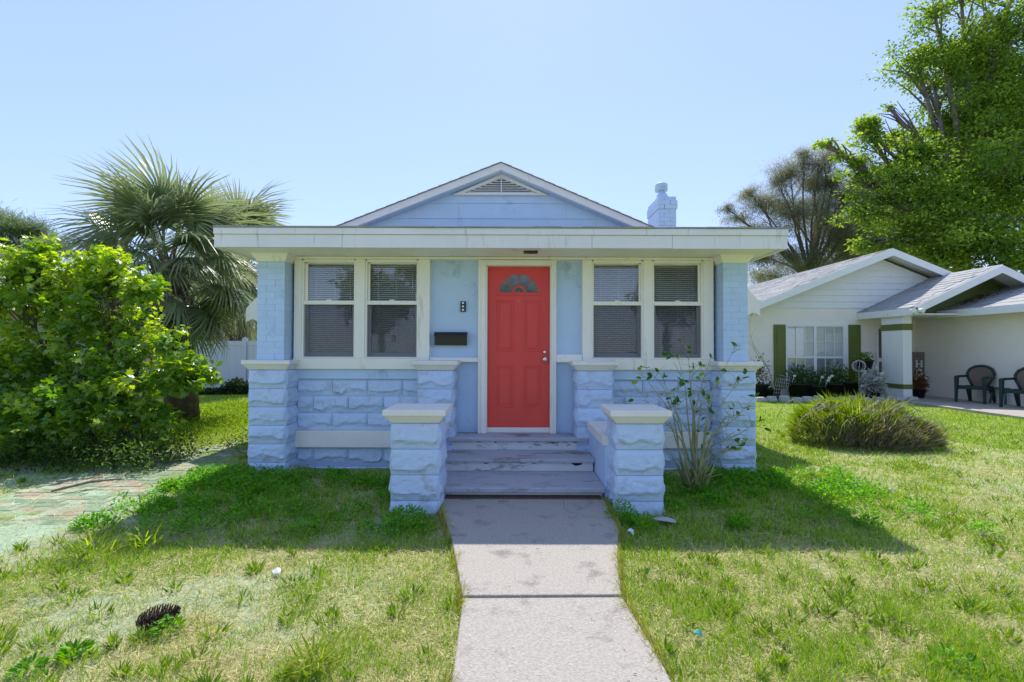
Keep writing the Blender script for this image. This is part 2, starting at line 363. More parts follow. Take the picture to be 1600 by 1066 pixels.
# shell flecks in the concrete
n = 420; px = rng.uniform(-.6, .8, n); py = rng.uniform(1.5, 4.3, n); k = in_walk(px-.03, py) & in_walk(px+.03, py); px, py = px[k], py[k]
pos = np.stack([px, py, np.full(len(px), .0295)], 1); d = rdir(len(px)); d[:, 2] = 0
leaves('shell_flecks', pos, d, np.tile([0, 0, 1.], (len(px), 1)), rng.uniform(.004, .011, len(px)), .008, colmix(len(px), (.6, .56, .5), (.78, .75, .7)), 'rhomb', M['straw'], wk, kind='stuff')
rd = MB(); rd.box(-60, 60, -14, -7, -.1, .012); rd.build('added_road', mat('asphalt', (.055, .055, .057), .9, .15, 20, .4, 80), None, 0, 'unseen grey asphalt street added behind the viewer to darken the window reflections', 'added_road', kind='structure')  # unseen strip, added so the lower panes reflect something dark
# paver strip beside the house
drv = MB(); drv.box(-4.75, -3.42, -3, 9, -.15, -.075)
dmat = mat('green_dusted_sand', (.50, .60, .46), .95, .2, 30, .8, 60, dirt=(.30, .30, .18), dsc=4, damt=.45)
dv = drv.build('paver_path', dmat, None, 0, 'strip of orange and green-stained brick pavers beside the blue house', 'path', kind='structure')
pm = {}
for kk in ('orangep', 'greenp'):
    q = MB(); q.box(-.099, .099, -.049, .049, -.05, .0); me_ = bpy.data.meshes.new('paver'); me_.from_pydata(q.v, [], q.f); me_.materials.append(M[kk]); pm[kk] = me_
cnt = 0
for j in range(44):
    for i in range(6):
        x = -4.62+i*.204+(.1 if j % 2 else 0); y = 2.55+j*.104
        if x > -3.5: continue
        bury = fbm(np.array([x]), np.array([y]), 2.6, 90)[0]+.18*abs(x+4.05)
        if bury > .66 or cnt >= 300: continue
        o = place('paver', pm['orangep' if random.random() < .42 else 'greenp'], (x, y, -.0175+random.uniform(-.004, .003)), dv, random.uniform(-.04, .04)); o.rotation_euler.x = random.uniform(-.015, .015); cnt += 1

# ================================================================== BUNGALOW
HX = -.10
bung = empty('bungalow', (HX, 5.5, 0), 'light blue bungalow with red front door and rock-faced block porch', 'house')
YP, YC, YW, YT, YD, YF = 5.28, 5.33, 5.55, 5.50, 5.60, 4.93
ROCK = {}
def rock_mesh(w, d, h, seed, sides=True, key=None):
    k = (round(w, 3), round(d, 3), round(h, 3), seed, sides)
    if k in ROCK: return ROCK[k]
    r = np.random.default_rng(seed*131+int(w*1000)); m = MB(); off = r.uniform(0, 50)
    def face(L_, org, ux, nrm, amp, o2):
        nu = max(6, int(L_/.017)); nv = 13
        U, V = np.meshgrid(np.linspace(0, 1, nu+1), np.linspace(0, 1, nv+1))
        e = np.minimum(np.minimum(U, 1-U)*L_, np.minimum(V, 1-V)*h)
        ms = sstep(.004, .022, e)
        rd = .34+.34*(vnoise(U*L_*9, V*0, 1, off+o2)-.5)+.12*(vnoise(U*L_*25, V*0, 1, off+o2+3)-.5)
        p = np.where(V > rd, ((1-V)/(1-rd))**.7, (np.clip(V/rd, 0, 1))**3.6)
        D = amp*ms*(.15+1.05*p*(.55+.8*vnoise(U*L_*6, V*2, 1, off+o2+7)))+ms*.010*(vnoise(U*L_*30, V*h*30, 1, off+o2+2)-.5)+ms*.010*np.abs(vnoise(U*L_*14, V*h*26, 1, off+o2+31)-.5)
        org = np.array(org); ux = np.array(ux, float); nrm = np.array(nrm, float)
        P = org+U[..., None]*L_*ux+V[..., None]*h*np.array([0, 0, 1.])+D[..., None]*nrm
        n0 = (nu+1); fs = [(a*n0+b_, a*n0+b_+1, (a+1)*n0+b_+1, (a+1)*n0+b_) for a in range(nv) for b_ in range(nu)]
        m.add(P.reshape(-1, 3), fs, False)
    face(w, (-w/2, 0, 0), (1, 0, 0), (0, -1, 0), .026, 0)
    if sides:
        face(d, (w/2, 0, 0), (0, 1, 0), (1, 0, 0), .016, 13)
        face(d, (-w/2, d, 0), (0, -1, 0), (-1, 0, 0), .016, 29)
    m.add([(-w/2, 0, h), (w/2, 0, h), (w/2, d, h), (-w/2, d, h), (-w/2, 0, 0), (w/2, 0, 0), (w/2, d, 0), (-w/2, d, 0)], [(0, 1, 2, 3), (7, 6, 5, 4), (2, 6, 7, 3)] + ([] if sides else [(1, 5, 6, 2), (3, 7, 4, 0)]))
    me_ = bpy.data.meshes.new('block'); me_.from_pydata(m.v, [], m.f); me_.materials.append(M['block']); ROCK[k] = me_; return me_
def cap(parent, x0, x1, y0, y1, z0, z1, ov=.06, name='cap'):
    cx, cy = (x0+x1)/2, (y0+y1)/2; hx, hy = (x1-x0)/2, (y1-y0)/2; zm = z0+(z1-z0)*.55
    m = MB(); m.frus((cx, cy), (hx+.004, hy+.004), (hx+ov*.8, hy+ov*.8), z0, zm); m.box(cx-hx-ov, cx+hx+ov, cy-hy-ov, cy+hy+ov, zm, z1)
    return m.build(name, M['capw'], parent, .008)
def pier(x0, x1, y0, y1, zt, courses, ch, zcap, seed):
    m = MB(); m.box(x0+.009, x1-.009, y0+.009, y1, -.15, zt-.002); p = m.build('pier', M['mortar'], bung)
    for c in range(courses):
        z = zt-(c+1)*ch
        place('block', rock_mesh(x1-x0, y1-y0, ch-.006, seed*3+c % 5), ((x0+x1)/2, y0, z), p)
    cap(p, x0, x1, y0, y1, zt, zcap); return p
zc0, zc1 = 1.12, 1.226
xa0, xa1 = X(389.5, YP), X(448, YP); xd0, xd1 = X(1127, YP), X(1180, YP)
xb0, xb1 = X(653, YP), X(708, YP); xc0, xc1 = X(902, YP), X(957, YP)
pier(xa0, xa1, YP, 5.62, zc0, 6, .2025, zc1, 1); pier(xd0, xd1, YP, 5.62, zc0, 6, .2025, zc1, 2)
pier(xb0, xb1, YP, 5.53, zc0, 6, .2025, zc1, 3); pier(xc0, xc1, YP, 5.53, zc0, 6, .2025, zc1, 4)
# brick columns on the outer piers
def bricks_col(x0, x1, z0, z1):
    m = MB(); m.box(x0+.003, x1-.003, YC+.003, 5.62, z0, z1); p = m.build('brick_column', M['mortar'], bung)
    n = 16; ch = (z1-z0)/n; wd = x1-x0
    def bm_(w_, d_):
        q = MB(); q.box(-w_/2, w_/2, 0, d_, 0, ch-.003)
        me_ = bpy.data.meshes.new('brick'); me_.from_pydata(q.v, [], q.f); me_.materials.append(M['brick']); return me_
    A = bm_(wd*.66-.004, .10); B = bm_(wd*.34-.004, .205); Cc = bm_(wd*.66-.004, .16)
    for i in range(n):
        z = z0+i*ch+.002; fl = i % 2
        xA = x0+wd*.33 if not fl else x1-wd*.33; xB = x1-wd*.17 if not fl else x0+wd*.17
        j = lambda: random.uniform(-.0015, .0015)
        place('brick', A, (xA, YC+j(), z), p); place('brick', B, (xB, YC+j(), z), p); place('brick', Cc, (xA, YC+.105, z), p)
    cx, cy = (x0+x1)/2, (YC+5.62)/2; hx, hy = wd/2, (5.62-YC)/2
    m = MB(); zt = z1; m.frus((cx, cy), (hx+.004, hy+.004), (hx+.055, hy+.055), zt, zt+.085); m.box(cx-hx-.062, cx+hx+.062, cy-hy-.062, cy+hy+.062, zt+.085, zt+.105)
    m.build('capital', M['cream'], p, .006)
zb1 = Z(409, YC)-.005
bricks_col(X(401, YC), X(444, YC), zc1, zb1); bricks_col(X(1130, YC), X(1169, YC), zc1, zb1)
# block wall panels
ztop = Z(593, YW); zl1, zl0 = Z(674, 5.5), Z(700, 5.5)
def wall_panel(x0, x1, sd):
    m = MB(); m.box(x0-.1, x1+.1, YW+.006, 5.78, -.15, ztop+.02); p = m.build('block_wall', M['mortar'], bung)
    ch = (ztop-zl1)/3
    rows = [(ztop-(c+1)*ch, ch, c) for c in range(3)]+[(zl0-.21, .205, 3), (zl0-.42, .205, 4)]
    for z, h, c in rows:
        x = x0-(.0 if c % 2 == 0 else .22)
        while x < x1-.02:
            a, b_ = max(x, x0), min(x+.406, x1)
            if b_-a > .05: place('block', rock_mesh(b_-a-.003, .08, h-.006, sd*7+c+int((x+9)*5) % 6, False), ((a+b_)/2, YW+(.0 if c < 3 else .015), z+.003), p)
            x += .406
    m = MB(); m.box(x0+.002, x1-.002, 5.485, 5.56, zl0, zl1); m.build('ledge', M['capw'], p, .008)
    m = MB(); m.box(x0-.02, x1+.02, 5.515, 5.62, ztop+.002, Z(577.5, 5.5)); m.build('beam', M['blue'], p, .004)
wall_panel(xa1, xb0, 1); wall_panel(xc1, xd0, 2)
# shell walls of the porch and of the house behind
xl, xr = X(404, 5.6), X(1168, 5.6)
zs = 2.41
m = MB(); m.box(xl+.02, xl+.12, 5.60, 7.4, -.1, zs); m.build('side_wall', M['blue'], bung)
m = MB(); m.box(xr-.12, xr-.02, 5.60, 7.4, -.1, zs); m.build('side_wall', M['blue'], bung)
m = MB(); m.box(xl+.1, xr-.1, 7.3, 7.39, -.1, 2.75); m.build('inner_wall', M['curtaind'], bung)
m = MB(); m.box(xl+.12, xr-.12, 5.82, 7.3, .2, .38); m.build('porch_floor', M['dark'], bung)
zpk = at(783, 262, 7.22); XP = zpk.x; ZP = zpk.z+.015
sl_l, sl_r = .395, .425
m = MB(); m.prism([(xl-.02, 7.4, -.1), (xr+.02, 7.4, -.1), (xr+.02, 7.4, 2.80), (XP, 7.4, ZP-.16), (xl-.02, 7.4, 2.86)], (0, 8.5, 0)); m.build('house_wall', M['blue'], bung)
# openings: front wall above the beam is built from trim boards, windows, panels and the door
zsill0 = Z(577.5, YT); zsill1 = Z(560.5, YT); zwt = Z(407.5, YT); zwtop = zs
def bd(name, x0, x1, y0, y1, z0, z1, mt='cream', bev=.004, parent=None):
    m = MB(); m.box(x0, x1, y0, y1, z0, z1); return m.build(name, M[mt], parent or bung, bev)
xtl, xtr = X(459, YT), X(1115, YT)
bd('head_board', xtl, xtr, 5.485, 5.64, zwt+.012, zwtop)
bd('head_moulding', xtl, xtr, 5.465, 5.484, zs-.028, zs-.002)
def window(ox0, ox1, ux0, ux1, blind_h):
    """ox: lower opening, ux: upper glass (pixels)"""
    a, b_ = X(ox0, YT), X(ox1, YT); c, d = X(ux0, YT), X(ux1, YT)
    zm1, zm0 = Z(470.5, YT), Z(476.5, YT)
    m = MB(); f_ = .018
    m.box(a-.003, a+f_, 5.505, 5.62, zsill1+.002, zwt); m.box(b_-f_, b_+.003, 5.505, 5.62, zsill1+.002, zwt); m.box(a+f_, b_-f_, 5.505, 5.62, zwt-.02, zwt+.011); m.box(a+f_, b_-f_, 5.505, 5.62, zsill1+.002, zsill1+.015)
    wn = m.build('window', M['cream'], bung, .002)
    s = MB(); s.box(a+f_, max(c, a+f_+.01), 5.535, 5.56, zm1, zwt-.02); s.box(min(d, b_-f_-.01), b_-f_, 5.535, 5.56, zm1, zwt-.02)
    s.box(a+.002, b_-.002, 5.515, 5.562, zm0, zm1); s.box(a+f_, b_-f_, 5.535, 5.56, zwt-.032, zwt-.02)
    mid = (a+b_)/2; s.box(mid-.03, mid+.03, 5.508, 5.515, zm1-.008, zm1+.012)
    s.build('upper_sash', M['cream'], wn, .002)
    p = MB(); p.box(c-.005, d+.005, 5.546, 5.549, zm1, zwt-.025); p.build('pane', M['glass'], wn)
    s = MB(); g = .035
    s.box(a+f_, a+f_+g, 5.56, 5.585, zsill1+.015, zm0); s.box(b_-f_-g, b_-f_, 5.56, 5.585, zsill1+.015, zm0); s.box(a+f_+g, b_-f_-g, 5.56, 5.585, zsill1+.015, zsill1+.065)
    s.build('lower_sash', M['sash'], wn, .002)
    p = MB(); p.box(a+f_+g, b_-f_-g, 5.571, 5.574, zsill1+.06, zm0+.004); p.build('pane', M['glass'], wn)
    p = MB(); p.box(a+f_, b_-f_, 5.535, 5.536, zsill1+.016, zm0); p.build('insect_screen', M['screen'], wn)
    q = MB(); z = zwt-.03; tilt = .0082
    q.box(a+.02, b_-.02, 5.60, 5.63, zwt-.035, zwt)
    while z > blind_h:
        q.add([(a+.025, 5.602, z-tilt), (b_-.025, 5.602, z-tilt), (b_-.025, 5.624, z+tilt), (a+.025, 5.624, z+tilt)], [(0, 1, 2, 3)])
        z -= .0235
    q.box(a+.03, b_-.03, 5.602, 5.624, blind_h-.015, blind_h)
    for u in (.2, .55, .85): q.box(a+(b_-a)*u, a+(b_-a)*u+.004, 5.599, 5.601, blind_h, zwt)
    q.build('blind', M['blind'], wn)
    return wn
window(471, 554.5, 478, 554, zsill1+.07); window(570, 653, 576, 652, zsill1+.03)
window(925, 1005, 927, 999.5, zsill1+.05); window(1020, 1099, 1021, 1093, zsill1+.03)
mts = [(459, 471), (554.5, 570), (653, 671), (910, 925), (1005, 1020), (1099, 1115)]
for i, (p0, p1) in enumerate(mts): bd('mullion', X(p0, YT)+(.003 if p0 in (554.5, 653, 1005, 1099) else 0), X(p1, YT)-(.003 if p1 in (471, 570, 925, 1020) else 0), 5.492, 5.62, zsill1, zwt+.012)
bd('sill_board', xtl, X(671, YT), 5.478, 5.64, zsill0, zsill1); bd('sill_board', X(910, YT), xtr, 5.478, 5.64, zsill0, zsill1)
# panels either side of the door
zfl = .39
bd('wall_panel', X(670, YD)-.02, X(750, YD), 5.575, 5.64, zfl, zwt+.02, 'blue', 0); bd('wall_panel', X(866, YD), X(912, YD)+.02, 5.575, 5.64, zfl, zwt+.02, 'blue', 0)
zr = Z(562, YT); bd('rail', X(671, YT)+.002, X(747, YT)-.002, 5.50, 5.58, zr-.03, zr+.02); bd('rail', X(869, YT)+.002, X(910, YT)-.002, 5.50, 5.58, zr-.03, zr+.06)
zd1, zd0 = Z(419, YD), Z(667, YD); dx0, dx1 = X(763.5, YD), X(857, YD)
fr = MB(); fr.box(X(747, YT), dx0-.012, 5.485, 5.66, zfl+.002, zd1+.012); fr.box(dx1+.012, X(869, YT), 5.485, 5.66, zfl+.002, zd1+.012); fr.box(X(747, YT), X(869, YT), 5.485, 5.66, zd1+.012, zwt+.010)
frm = fr.build('door_frame', M['cream'], bung, .004)
q = MB(); q.box(X(752, YT), dx0-.03, 5.468, 5.484, zfl+.004, zd1+.045); q.box(dx1+.03, X(864, YT), 5.468, 5.484, zfl+.004, zd1+.045); q.box(X(752, YT), X(864, YT), 5.468, 5.4835, zd1+.046, zd1+.068); q.build('casing', M['cream'], frm, .004)
q = MB(); q.box(dx0-.03, dx1+.03, 5.56, 5.70, zfl+.001, zd0-.004); q.build('threshold', M['cream'], frm, .004)
# door
W_, H_ = dx1-dx0, zd1-zd0; yd0 = 5.60
q = MB(); q.box(dx0-.01, dx1+.01, yd0, yd0+.045, zd0, zd1+.01); door = q.build('door', M['red'], bung, .003)
def dpan(u0, u1, v0, v1):
    x0, x1, z0, z1 = dx0+u0*W_, dx0+u1*W_, zd0+v0*H_, zd0+v1*H_
    q = MB(); t_ = .016
    for (a, b_, c, d) in ((x0, x1, z0, z0+t_), (x0, x1, z1-t_, z1), (x0, x0+t_, z0+t_, z1-t_), (x1-t_, x1, z0+t_, z1-t_)): q.box(a, b_, yd0-.010, yd0-.0005, c, d)
    q.box(x0+t_*2.2, x1-t_*2.2, yd0-.009, yd0-.0005, z0+t_*2.2, z1-t_*2.2); q.build('door_panel', M['red'], door, .004)
dpan(.13, .41, .125, .385); dpan(.59, .87, .125, .385); dpan(.13, .41, .475, .795); dpan(.59, .87, .475, .795)
cxd, czd, rad = (dx0+dx1)/2+.0, zd0+.845*H_, .345*W_
fx = 1.0; fz = .95
def arc(r0, r1, a0, a1, y0, y1, n=14):
    q = MB()
    for i in range(n):
        t0, t1 = a0+(a1-a0)*i/n, a0+(a1-a0)*(i+1)/n
        P = [(cxd+r*math.cos(t), y0, czd+r*math.sin(t)*fz) for r, t in ((r0, t0), (r1, t0), (r1, t1), (r0, t1))]
        q.prism(P[::-1], (0, y1-y0, 0))
    return q
arc(rad*.93, rad*1.08, 0, math.pi, yd0-.012, yd0-.0006, 20).build('fanlight_frame', M['red'], door)
q = MB(); q.box(cxd-rad*1.08, cxd+rad*1.08, yd0-.012, yd0-.0006, czd-.03, czd-.001); q.build('fanlight_frame', M['red'], door, .002)
for i in range(4):
    a0 = math.pi*i/4+.045; a1 = math.pi*(i+1)/4-.045
    arc(rad*.36, rad*.93, a0, a1, yd0-.004, yd0-.0008, 5).build('fanlight_pane', mat('fanlight_glass', (.10, .14, .12), .08, .5, 14, spec=.9) if i == 0 else bpy.data.materials['fanlight_glass'], door)
arc(rad*.05, rad*.26, .2, math.pi-.2, yd0-.004, yd0-.0008, 6).build('fanlight_pane', bpy.data.materials['fanlight_glass'], door)
q = MB(); q.lathe((0, 0, 0), [(.004, 0), (.008, .004), (.006, .008)], 10); o = q.build('peephole', M['chrome'], door); o.location = (cxd, yd0, zd0+.795*H_); o.rotation_euler = (R(90), 0, 0); 
for zz, rr, ln, nm in ((.47, .022, .03, 'deadbolt'), (.425, .031, .06, 'door_knob')):
    q = MB(); q.lathe((0, 0, 0), [(rr*1.0, 0), (rr*1.05, .006), (rr*.5, .012), (rr*.5, ln*.45), (rr*.95, ln*.6), (rr, ln*.8), (rr*.6, ln)], 18); o = q.build(nm, M['chrome'], door); o.location = (dx1-.045, yd0-.001, zd0+zz*H_); o.rotation_euler = (R(90), 0, 0)
# steps, landing, cheek walls
sx0, sx1 = -.70, .84
def tread(name, y0, y1, z, th, x0=sx0, x1=sx1, mt='step'):
    m = MB(); m.box(x0, x1, y0, y1, z-th, z); return m.build(name, M[mt], stp, .012)
m = MB(); m.box(sx0+.01, sx1-.01, 5.30, 5.62, -.1, zfl-.045); stp = m.build('porch_steps', M['riser'], bung)
tread('landing', 5.24, 5.66, zfl, .045)
m = MB(); m.box(sx0+.012, sx1-.012, 4.90, 5.299, -.1, .21); m.build('riser', M['riser'], stp)
tread('tread', 4.84, 5.295, .252, .042)
m = MB(); m.box(sx0+.014, sx1-.014, 4.38, 4.899, -.1, .075); m.build('riser', M['riser'], stp)
tread('tread', 4.30, 4.895, .122, .05)
random.seed(77)
gapm = mat('dark_gap', (.025, .02, .018), .95, .3, 20)  # irregular dark pieces for the gaps under each tread nosing
for yy_, zt_ in ((5.296, zfl-.046), (4.896, .209), (4.377, .071)):
    m = MB(); x = sx0+.02
    while x < sx1-.05:
        w_ = random.uniform(.03, .16); h_ = random.uniform(.003, .014)*(2.2 if (.35 < x < .62 and yy_ == 4.896) else 1)
        if random.random() < .75: m.prism([(x, yy_-.0006, zt_), (x+w_, yy_-.0006, zt_), (x+w_*.85, yy_-.0006, zt_-h_), (x+w_*.4, yy_-.0006, zt_-h_*1.5), (x+w_*.1, yy_-.0006, zt_-h_*.7)][::-1], (0, .0005, 0))
        x += w_
    m.build('gap_strip', gapm, stp)
for s in (0, 1):
    x0, x1 = (sx1+.002, 1.17) if s else (-1.02, sx0-.002)
    m = MB(); m.box(x0, x1-.0, 4.34, 5.30, -.1, .485); ck = m.build('cheek_wall', M['blue'], stp, .006)
    m = MB(); m.box(x0-(.02 if s else 0.02), x1+.02, 4.34, 5.27, .486, .575); m.build('coping', M['capw'], ck, .008)
# porch piers in front
def ppier(x0, x1, seed):
    p = pier(x0, x1, 4.03, 4.40, .735, 4, .2145, .850, seed); return p
ppier(X(612, 4.03), X(687, 4.03), 6); ppier(X(963, 4.03), X(1036, 4.03), 8)
# porch roof, fascia, soffit
xf0, xf1 = X(332, YF), X(1232, YF); zf1, zfm, zf0 = Z(357.3, YF), Z(367.3, YF), Z(388, YF)
m = MB(); m.box(xf0+.03, xf1-.03, YF+.028, 7.35, zs+.002, zs+.03); m.build('soffit', M['cream'], bung)
m = MB(); m.prism([(xf0+.01, YF-.01, zf1-.01), (xf0+.01, YF-.01, zf1+.012), (xf0+.01, 7.6, 3.0), (xf0+.01, 7.6, 2.9)], (xf1-xf0-.02, 0, 0)); pr = m.build('porch_roof', M['shingle_b'], bung)
# ragged shingle edge
m = MB(); x = xf0
while x < xf1-.02:
    w_ = random.uniform(.2, .36); m.box(x+.002, min(x+w_, xf1), YF-.022-random.uniform(0, .008), YF+.2, zf1+.002, zf1+.013+random.uniform(0, .006)); x += w_
m.build('shingle_edge', M['shingle_b'], pr)
jn = [xf0, X(533, YF), X(925, YF), X(1051, YF), xf1]
for i in range(4):
    bd('fascia_board', jn[i]+.0015, jn[i+1]-.0015, YF, YF+.027, zf0+random.uniform(0, .004), zfm-.001, 'fascia', .003)
jn = [xf0, X(460, YF), X(726, YF), X(1010, YF), xf1]
for i in range(4): bd('drip_board', jn[i]+.001, jn[i+1]-.001, YF-.016, YF+.026, zfm+.001, zf1, 'fascia', .003)
for xx, sg in ((xf0, 1), (xf1, -1)):
    m = MB(); m.prism([(xx, YF+.028, zf0+.002), (xx, 7.36, zf0+.002), (xx, 7.36, 2.95), (xx, YF+.028, zf1-.012)], (sg*.026, 0, 0)); m.build('side_fascia', M['cream'], bung)
# recessed light under the soffit
lp = at(830, 391.5, 5.03)
q = MB()
for a, b_, c, d in ((-.075, .075, -.035, -.024), (-.075, .075, .024, .035), (-.075, -.062, -.024, .024), (.062, .075, -.024, .024)): q.box(lp.x+a, lp.x+b_, 5.16+c, 5.16+d, zs-.02, zs+.001)
sf_ = empty('soffit_light', (lp.x, 5.16, zs-.02), 'small rectangular black-rimmed light under the porch eave above the door', 'light')
q.build('rim', M['black'], sf_); q = MB(); q.box(lp.x-.0615, lp.x+.0615, 5.137, 5.183, zs-.012, zs+.001); q.build('lens', M['capw'], sf_)
# main gable roof
xe0, xe1 = -3.62, 3.42
zl_, zr_ = ZP-(XP-xe0)*sl_l, ZP-(xe1-XP)*sl_r
for nm, xe, ze in (('l', xe0, zl_), ('r', xe1, zr_)):
    m = MB(); P = [(XP, 7.20, ZP), (xe, 7.20, ze), (xe, 7.20, ze+.05), (XP, 7.20, ZP+.05)]
    m.prism(P if nm == 'r' else P[::-1], (0, 9.2, 0)); rf = m.build('main_roof', M['shingle_b'], bung)
    # rake fascia and lapped shingle edge
    m = MB(); th = .105; P = [(XP, 7.18, ZP-th+.04), (xe, 7.18, ze-th+.04), (xe, 7.18, ze+.042), (XP, 7.18, ZP+.042)]
    m.prism(P if nm == 'l' else P[::-1], (0, .03, 0)); m.build('rake_board', M['fascia'], rf)
    m = MB(); ns = 22
    for i in range(ns):
        t0, t1 = i/ns, (i+1)/ns; a = (XP+(xe-XP)*t0, ZP+(ze-ZP)*t0); b_ = (XP+(xe-XP)*t1, ZP+(ze-ZP)*t1); l0 = .052; l1 = .059
        P = [(a[0], 7.155, a[1]+l0-.006), (b_[0], 7.155, b_[1]+l0-.006), (b_[0], 7.155, b_[1]+l1), (a[0], 7.155, a[1]+l0)]
        m.prism(P, (0, .3, 0))
    m.build('shingle_edge', M['shingle_b'], rf)
    m = MB(); P = [(XP, 7.21, ZP-.075), (xe, 7.21, ze-.075), (xe, 7.21, ze-.055), (XP, 7.21, ZP-.055)]
    m.prism(P, (0, .25, 0)); m.build('rake_soffit', M['blue'], rf)
# gable siding boards
yb = 7.372
zl = [2.7, Z(342, yb), Z(318, yb), Z(294, yb), ZP-.1]
for i in range(4):
    z0, z1 = zl[i], zl[i+1]
    def xl_at(z): return XP-(ZP-.07-z)/sl_l
    def xr_at(z): return XP+(ZP-.07-z)/sl_r
    xs_ = [None] + {0: [-1.35, .55, 1.6], 1: [-.83, .83], 2: [-.3], 3: []}[i] + [None]
    for j in range(len(xs_)-1):
        a0 = xl_at(z0) if xs_[j] is None else xs_[j]; a1 = xl_at(z1) if xs_[j] is None else xs_[j]
        b0 = xr_at(z0) if xs_[j+1] is None else xs_[j+1]; b1 = xr_at(z1) if xs_[j+1] is None else xs_[j+1]
        m = MB(); m.add([(a0+.001, yb-.014, z0), (b0-.001, yb-.014, z0), (b1-.001, yb, z1), (a1+.001, yb, z1), (a0+.001, 7.4, z0), (b0-.001, 7.4, z0), (b1-.001, 7.4, z1), (a1+.001, 7.4, z1)], [(0, 1, 2, 3), (0, 4, 5, 1), (1, 5, 6, 2), (3, 7, 4, 0), (2, 6, 7, 3)])
        m.build('siding_board', M['blue'], bung)
# gable vent
va, vb, vc = at(708, 304.5, 7.35), at(783.5, 273, 7.35), at(857, 306, 7.35); va.z = vc.z
vin = [va+(Vector((0, 0, .035))+Vector((.18, 0, 0))), vc+(Vector((0, 0, .035))-Vector((.18, 0, 0))), vb-Vector((0, 0, .062))]
m = MB(); out_ = [va, vc, vb]
for i in range(3):
    j = (i+1) % 3; P = [out_[i], out_[j], vin[j], vin[i]]; m.prism([(p.x, 7.315, p.z) for p in P], (0, .05, 0))
vent = m.build('gable_vent', M['fascia'], bung, .003)
m = MB(); m.prism([(p.x, 7.355, p.z) for p in vin], (0, .003, 0)); m.build('backing', M['dark'], vent)
zz = vin[0].z+.008
while zz < vin[2].z-.02:
    f_ = (zz-vin[0].z)/(vin[2].z-vin[0].z); a = vin[0].x+(vin[2].x-vin[0].x)*f_; b_ = vin[1].x+(vin[2].x-vin[1].x)*f_
    m = MB(); m.add([(a+.02, 7.322, zz-.004), (b_-.02, 7.322, zz-.004), (b_-.03, 7.352, zz+.022), (a+.03, 7.352, zz+.022), (a+.02, 7.326, zz-.008), (b_-.02, 7.326, zz-.008)], [(0, 1, 2, 3), (4, 5, 1, 0)]); m.build('slat', M['fascia'], vent); zz += .033
m = MB(); m.box(vb.x-.008, vb.x+.008, 7.312, 7.33, vin[0].z, vin[2].z); m.build('bar', M['fascia'], vent)
# chimney
cx0, cx1 = X(1029.4, 8.0), X(1057, 8.0); cy0, cy1 = 8.0, 8.64
zt = Z(310.5, 8.0); m = MB(); m.box(cx0+.006, cx1-.006, cy0+.006, cy1-.006, 2.4, zt-.002); ch_ = m.build('chimney', M['mortar'], bung)
m = MB(); z = 2.45; k = 0
while z < zt-.02:
    band = zt-.18 < z < zt-.09; e = .018 if band else 0
    h_ = .0675
    for (a, b_) in (((cx0, cx0+.19), (cx0+.198, cx1)) if k % 2 else ((cx0, cx0+.09), (cx0+.098, cx1))): m.box(a-(e if a == cx0 else 0), b_+(e if b_ == cx1 else 0), cy0-e, cy0+.095, z, z+h_)
    for i in range(3):
        y0 = cy0+.10+i*.18; m.box(cx0-e, cx0+.1, y0, min(y0+.173, cy1+e), z, z+h_)
    z += .070; k += 1
m.build('chimney_bricks', M['brick'], ch_, kind='stuff')
fc = ((cx0+cx1)/2-.04, cy0+.2)
m = MB(); m.frus(fc, (.10, .19), (.055, .07), zt-.01, zt+.155); m.build('flue_base', M['blue'], ch_)
m = MB(); m.lathe((fc[0], fc[1], zt), [(.055, .15), (.055, .20)], 14); m.build('flue', M['blue'], ch_)
m = MB(); m.lathe((fc[0], fc[1], zt), [(.095, .195), (.105, .197), (.105, .31), (.09, .325)], 20); m.build('flue_cap', M['blue'], ch_)
# side awnings
def awning(sg, xw, xo, zt_, zo):
    m = MB(); n = 9; y0, y1 = 7.0, 8.4
    P = [(xw, y0, zt_), (xo, y0, zo), (xo, y0, zo-.02), (xw, y0, zt_-.02)]
    m.prism(P, (0, y1-y0, 0)); aw = m.build('awning', M['cream'], bung)
    m = MB(); m.prism([(xw, y0-.008, zt_-.02), (xo, y0-.008, zo-.02), (xo, y0-.008, zo-.20), (xo-sg*.10, y0-.008, zo-.155), (xo-sg*.22, y0-.008, zo-.21), (xo-sg*.34, y0-.008, zo-.15), (xw, y0-.008, zo-.2)][::1], (0, .007, 0)); m.build('awning_end', M['cream'], aw)
    m = MB()
    for i in range(n):
        a = y0+(y1-y0)*i/n; b_ = y0+(y1-y0)*(i+1)/n
        m.prism([(xo, a, zo-.01), (xo, b_, zo-.01), (xo, b_, zo-.13), (xo, (a+b_)/2, zo-.20), (xo, a, zo-.13)], (-sg*.008, 0, 0))
    m.build('valance', M['cream'], aw)
p = at(384.6, 482, 7.0); awning(-1, xl, p.x, p.z+1.0, p.z)
p = at(1187.4, 472, 7.0); awning(1, xr, p.x, p.z+.95, p.z)
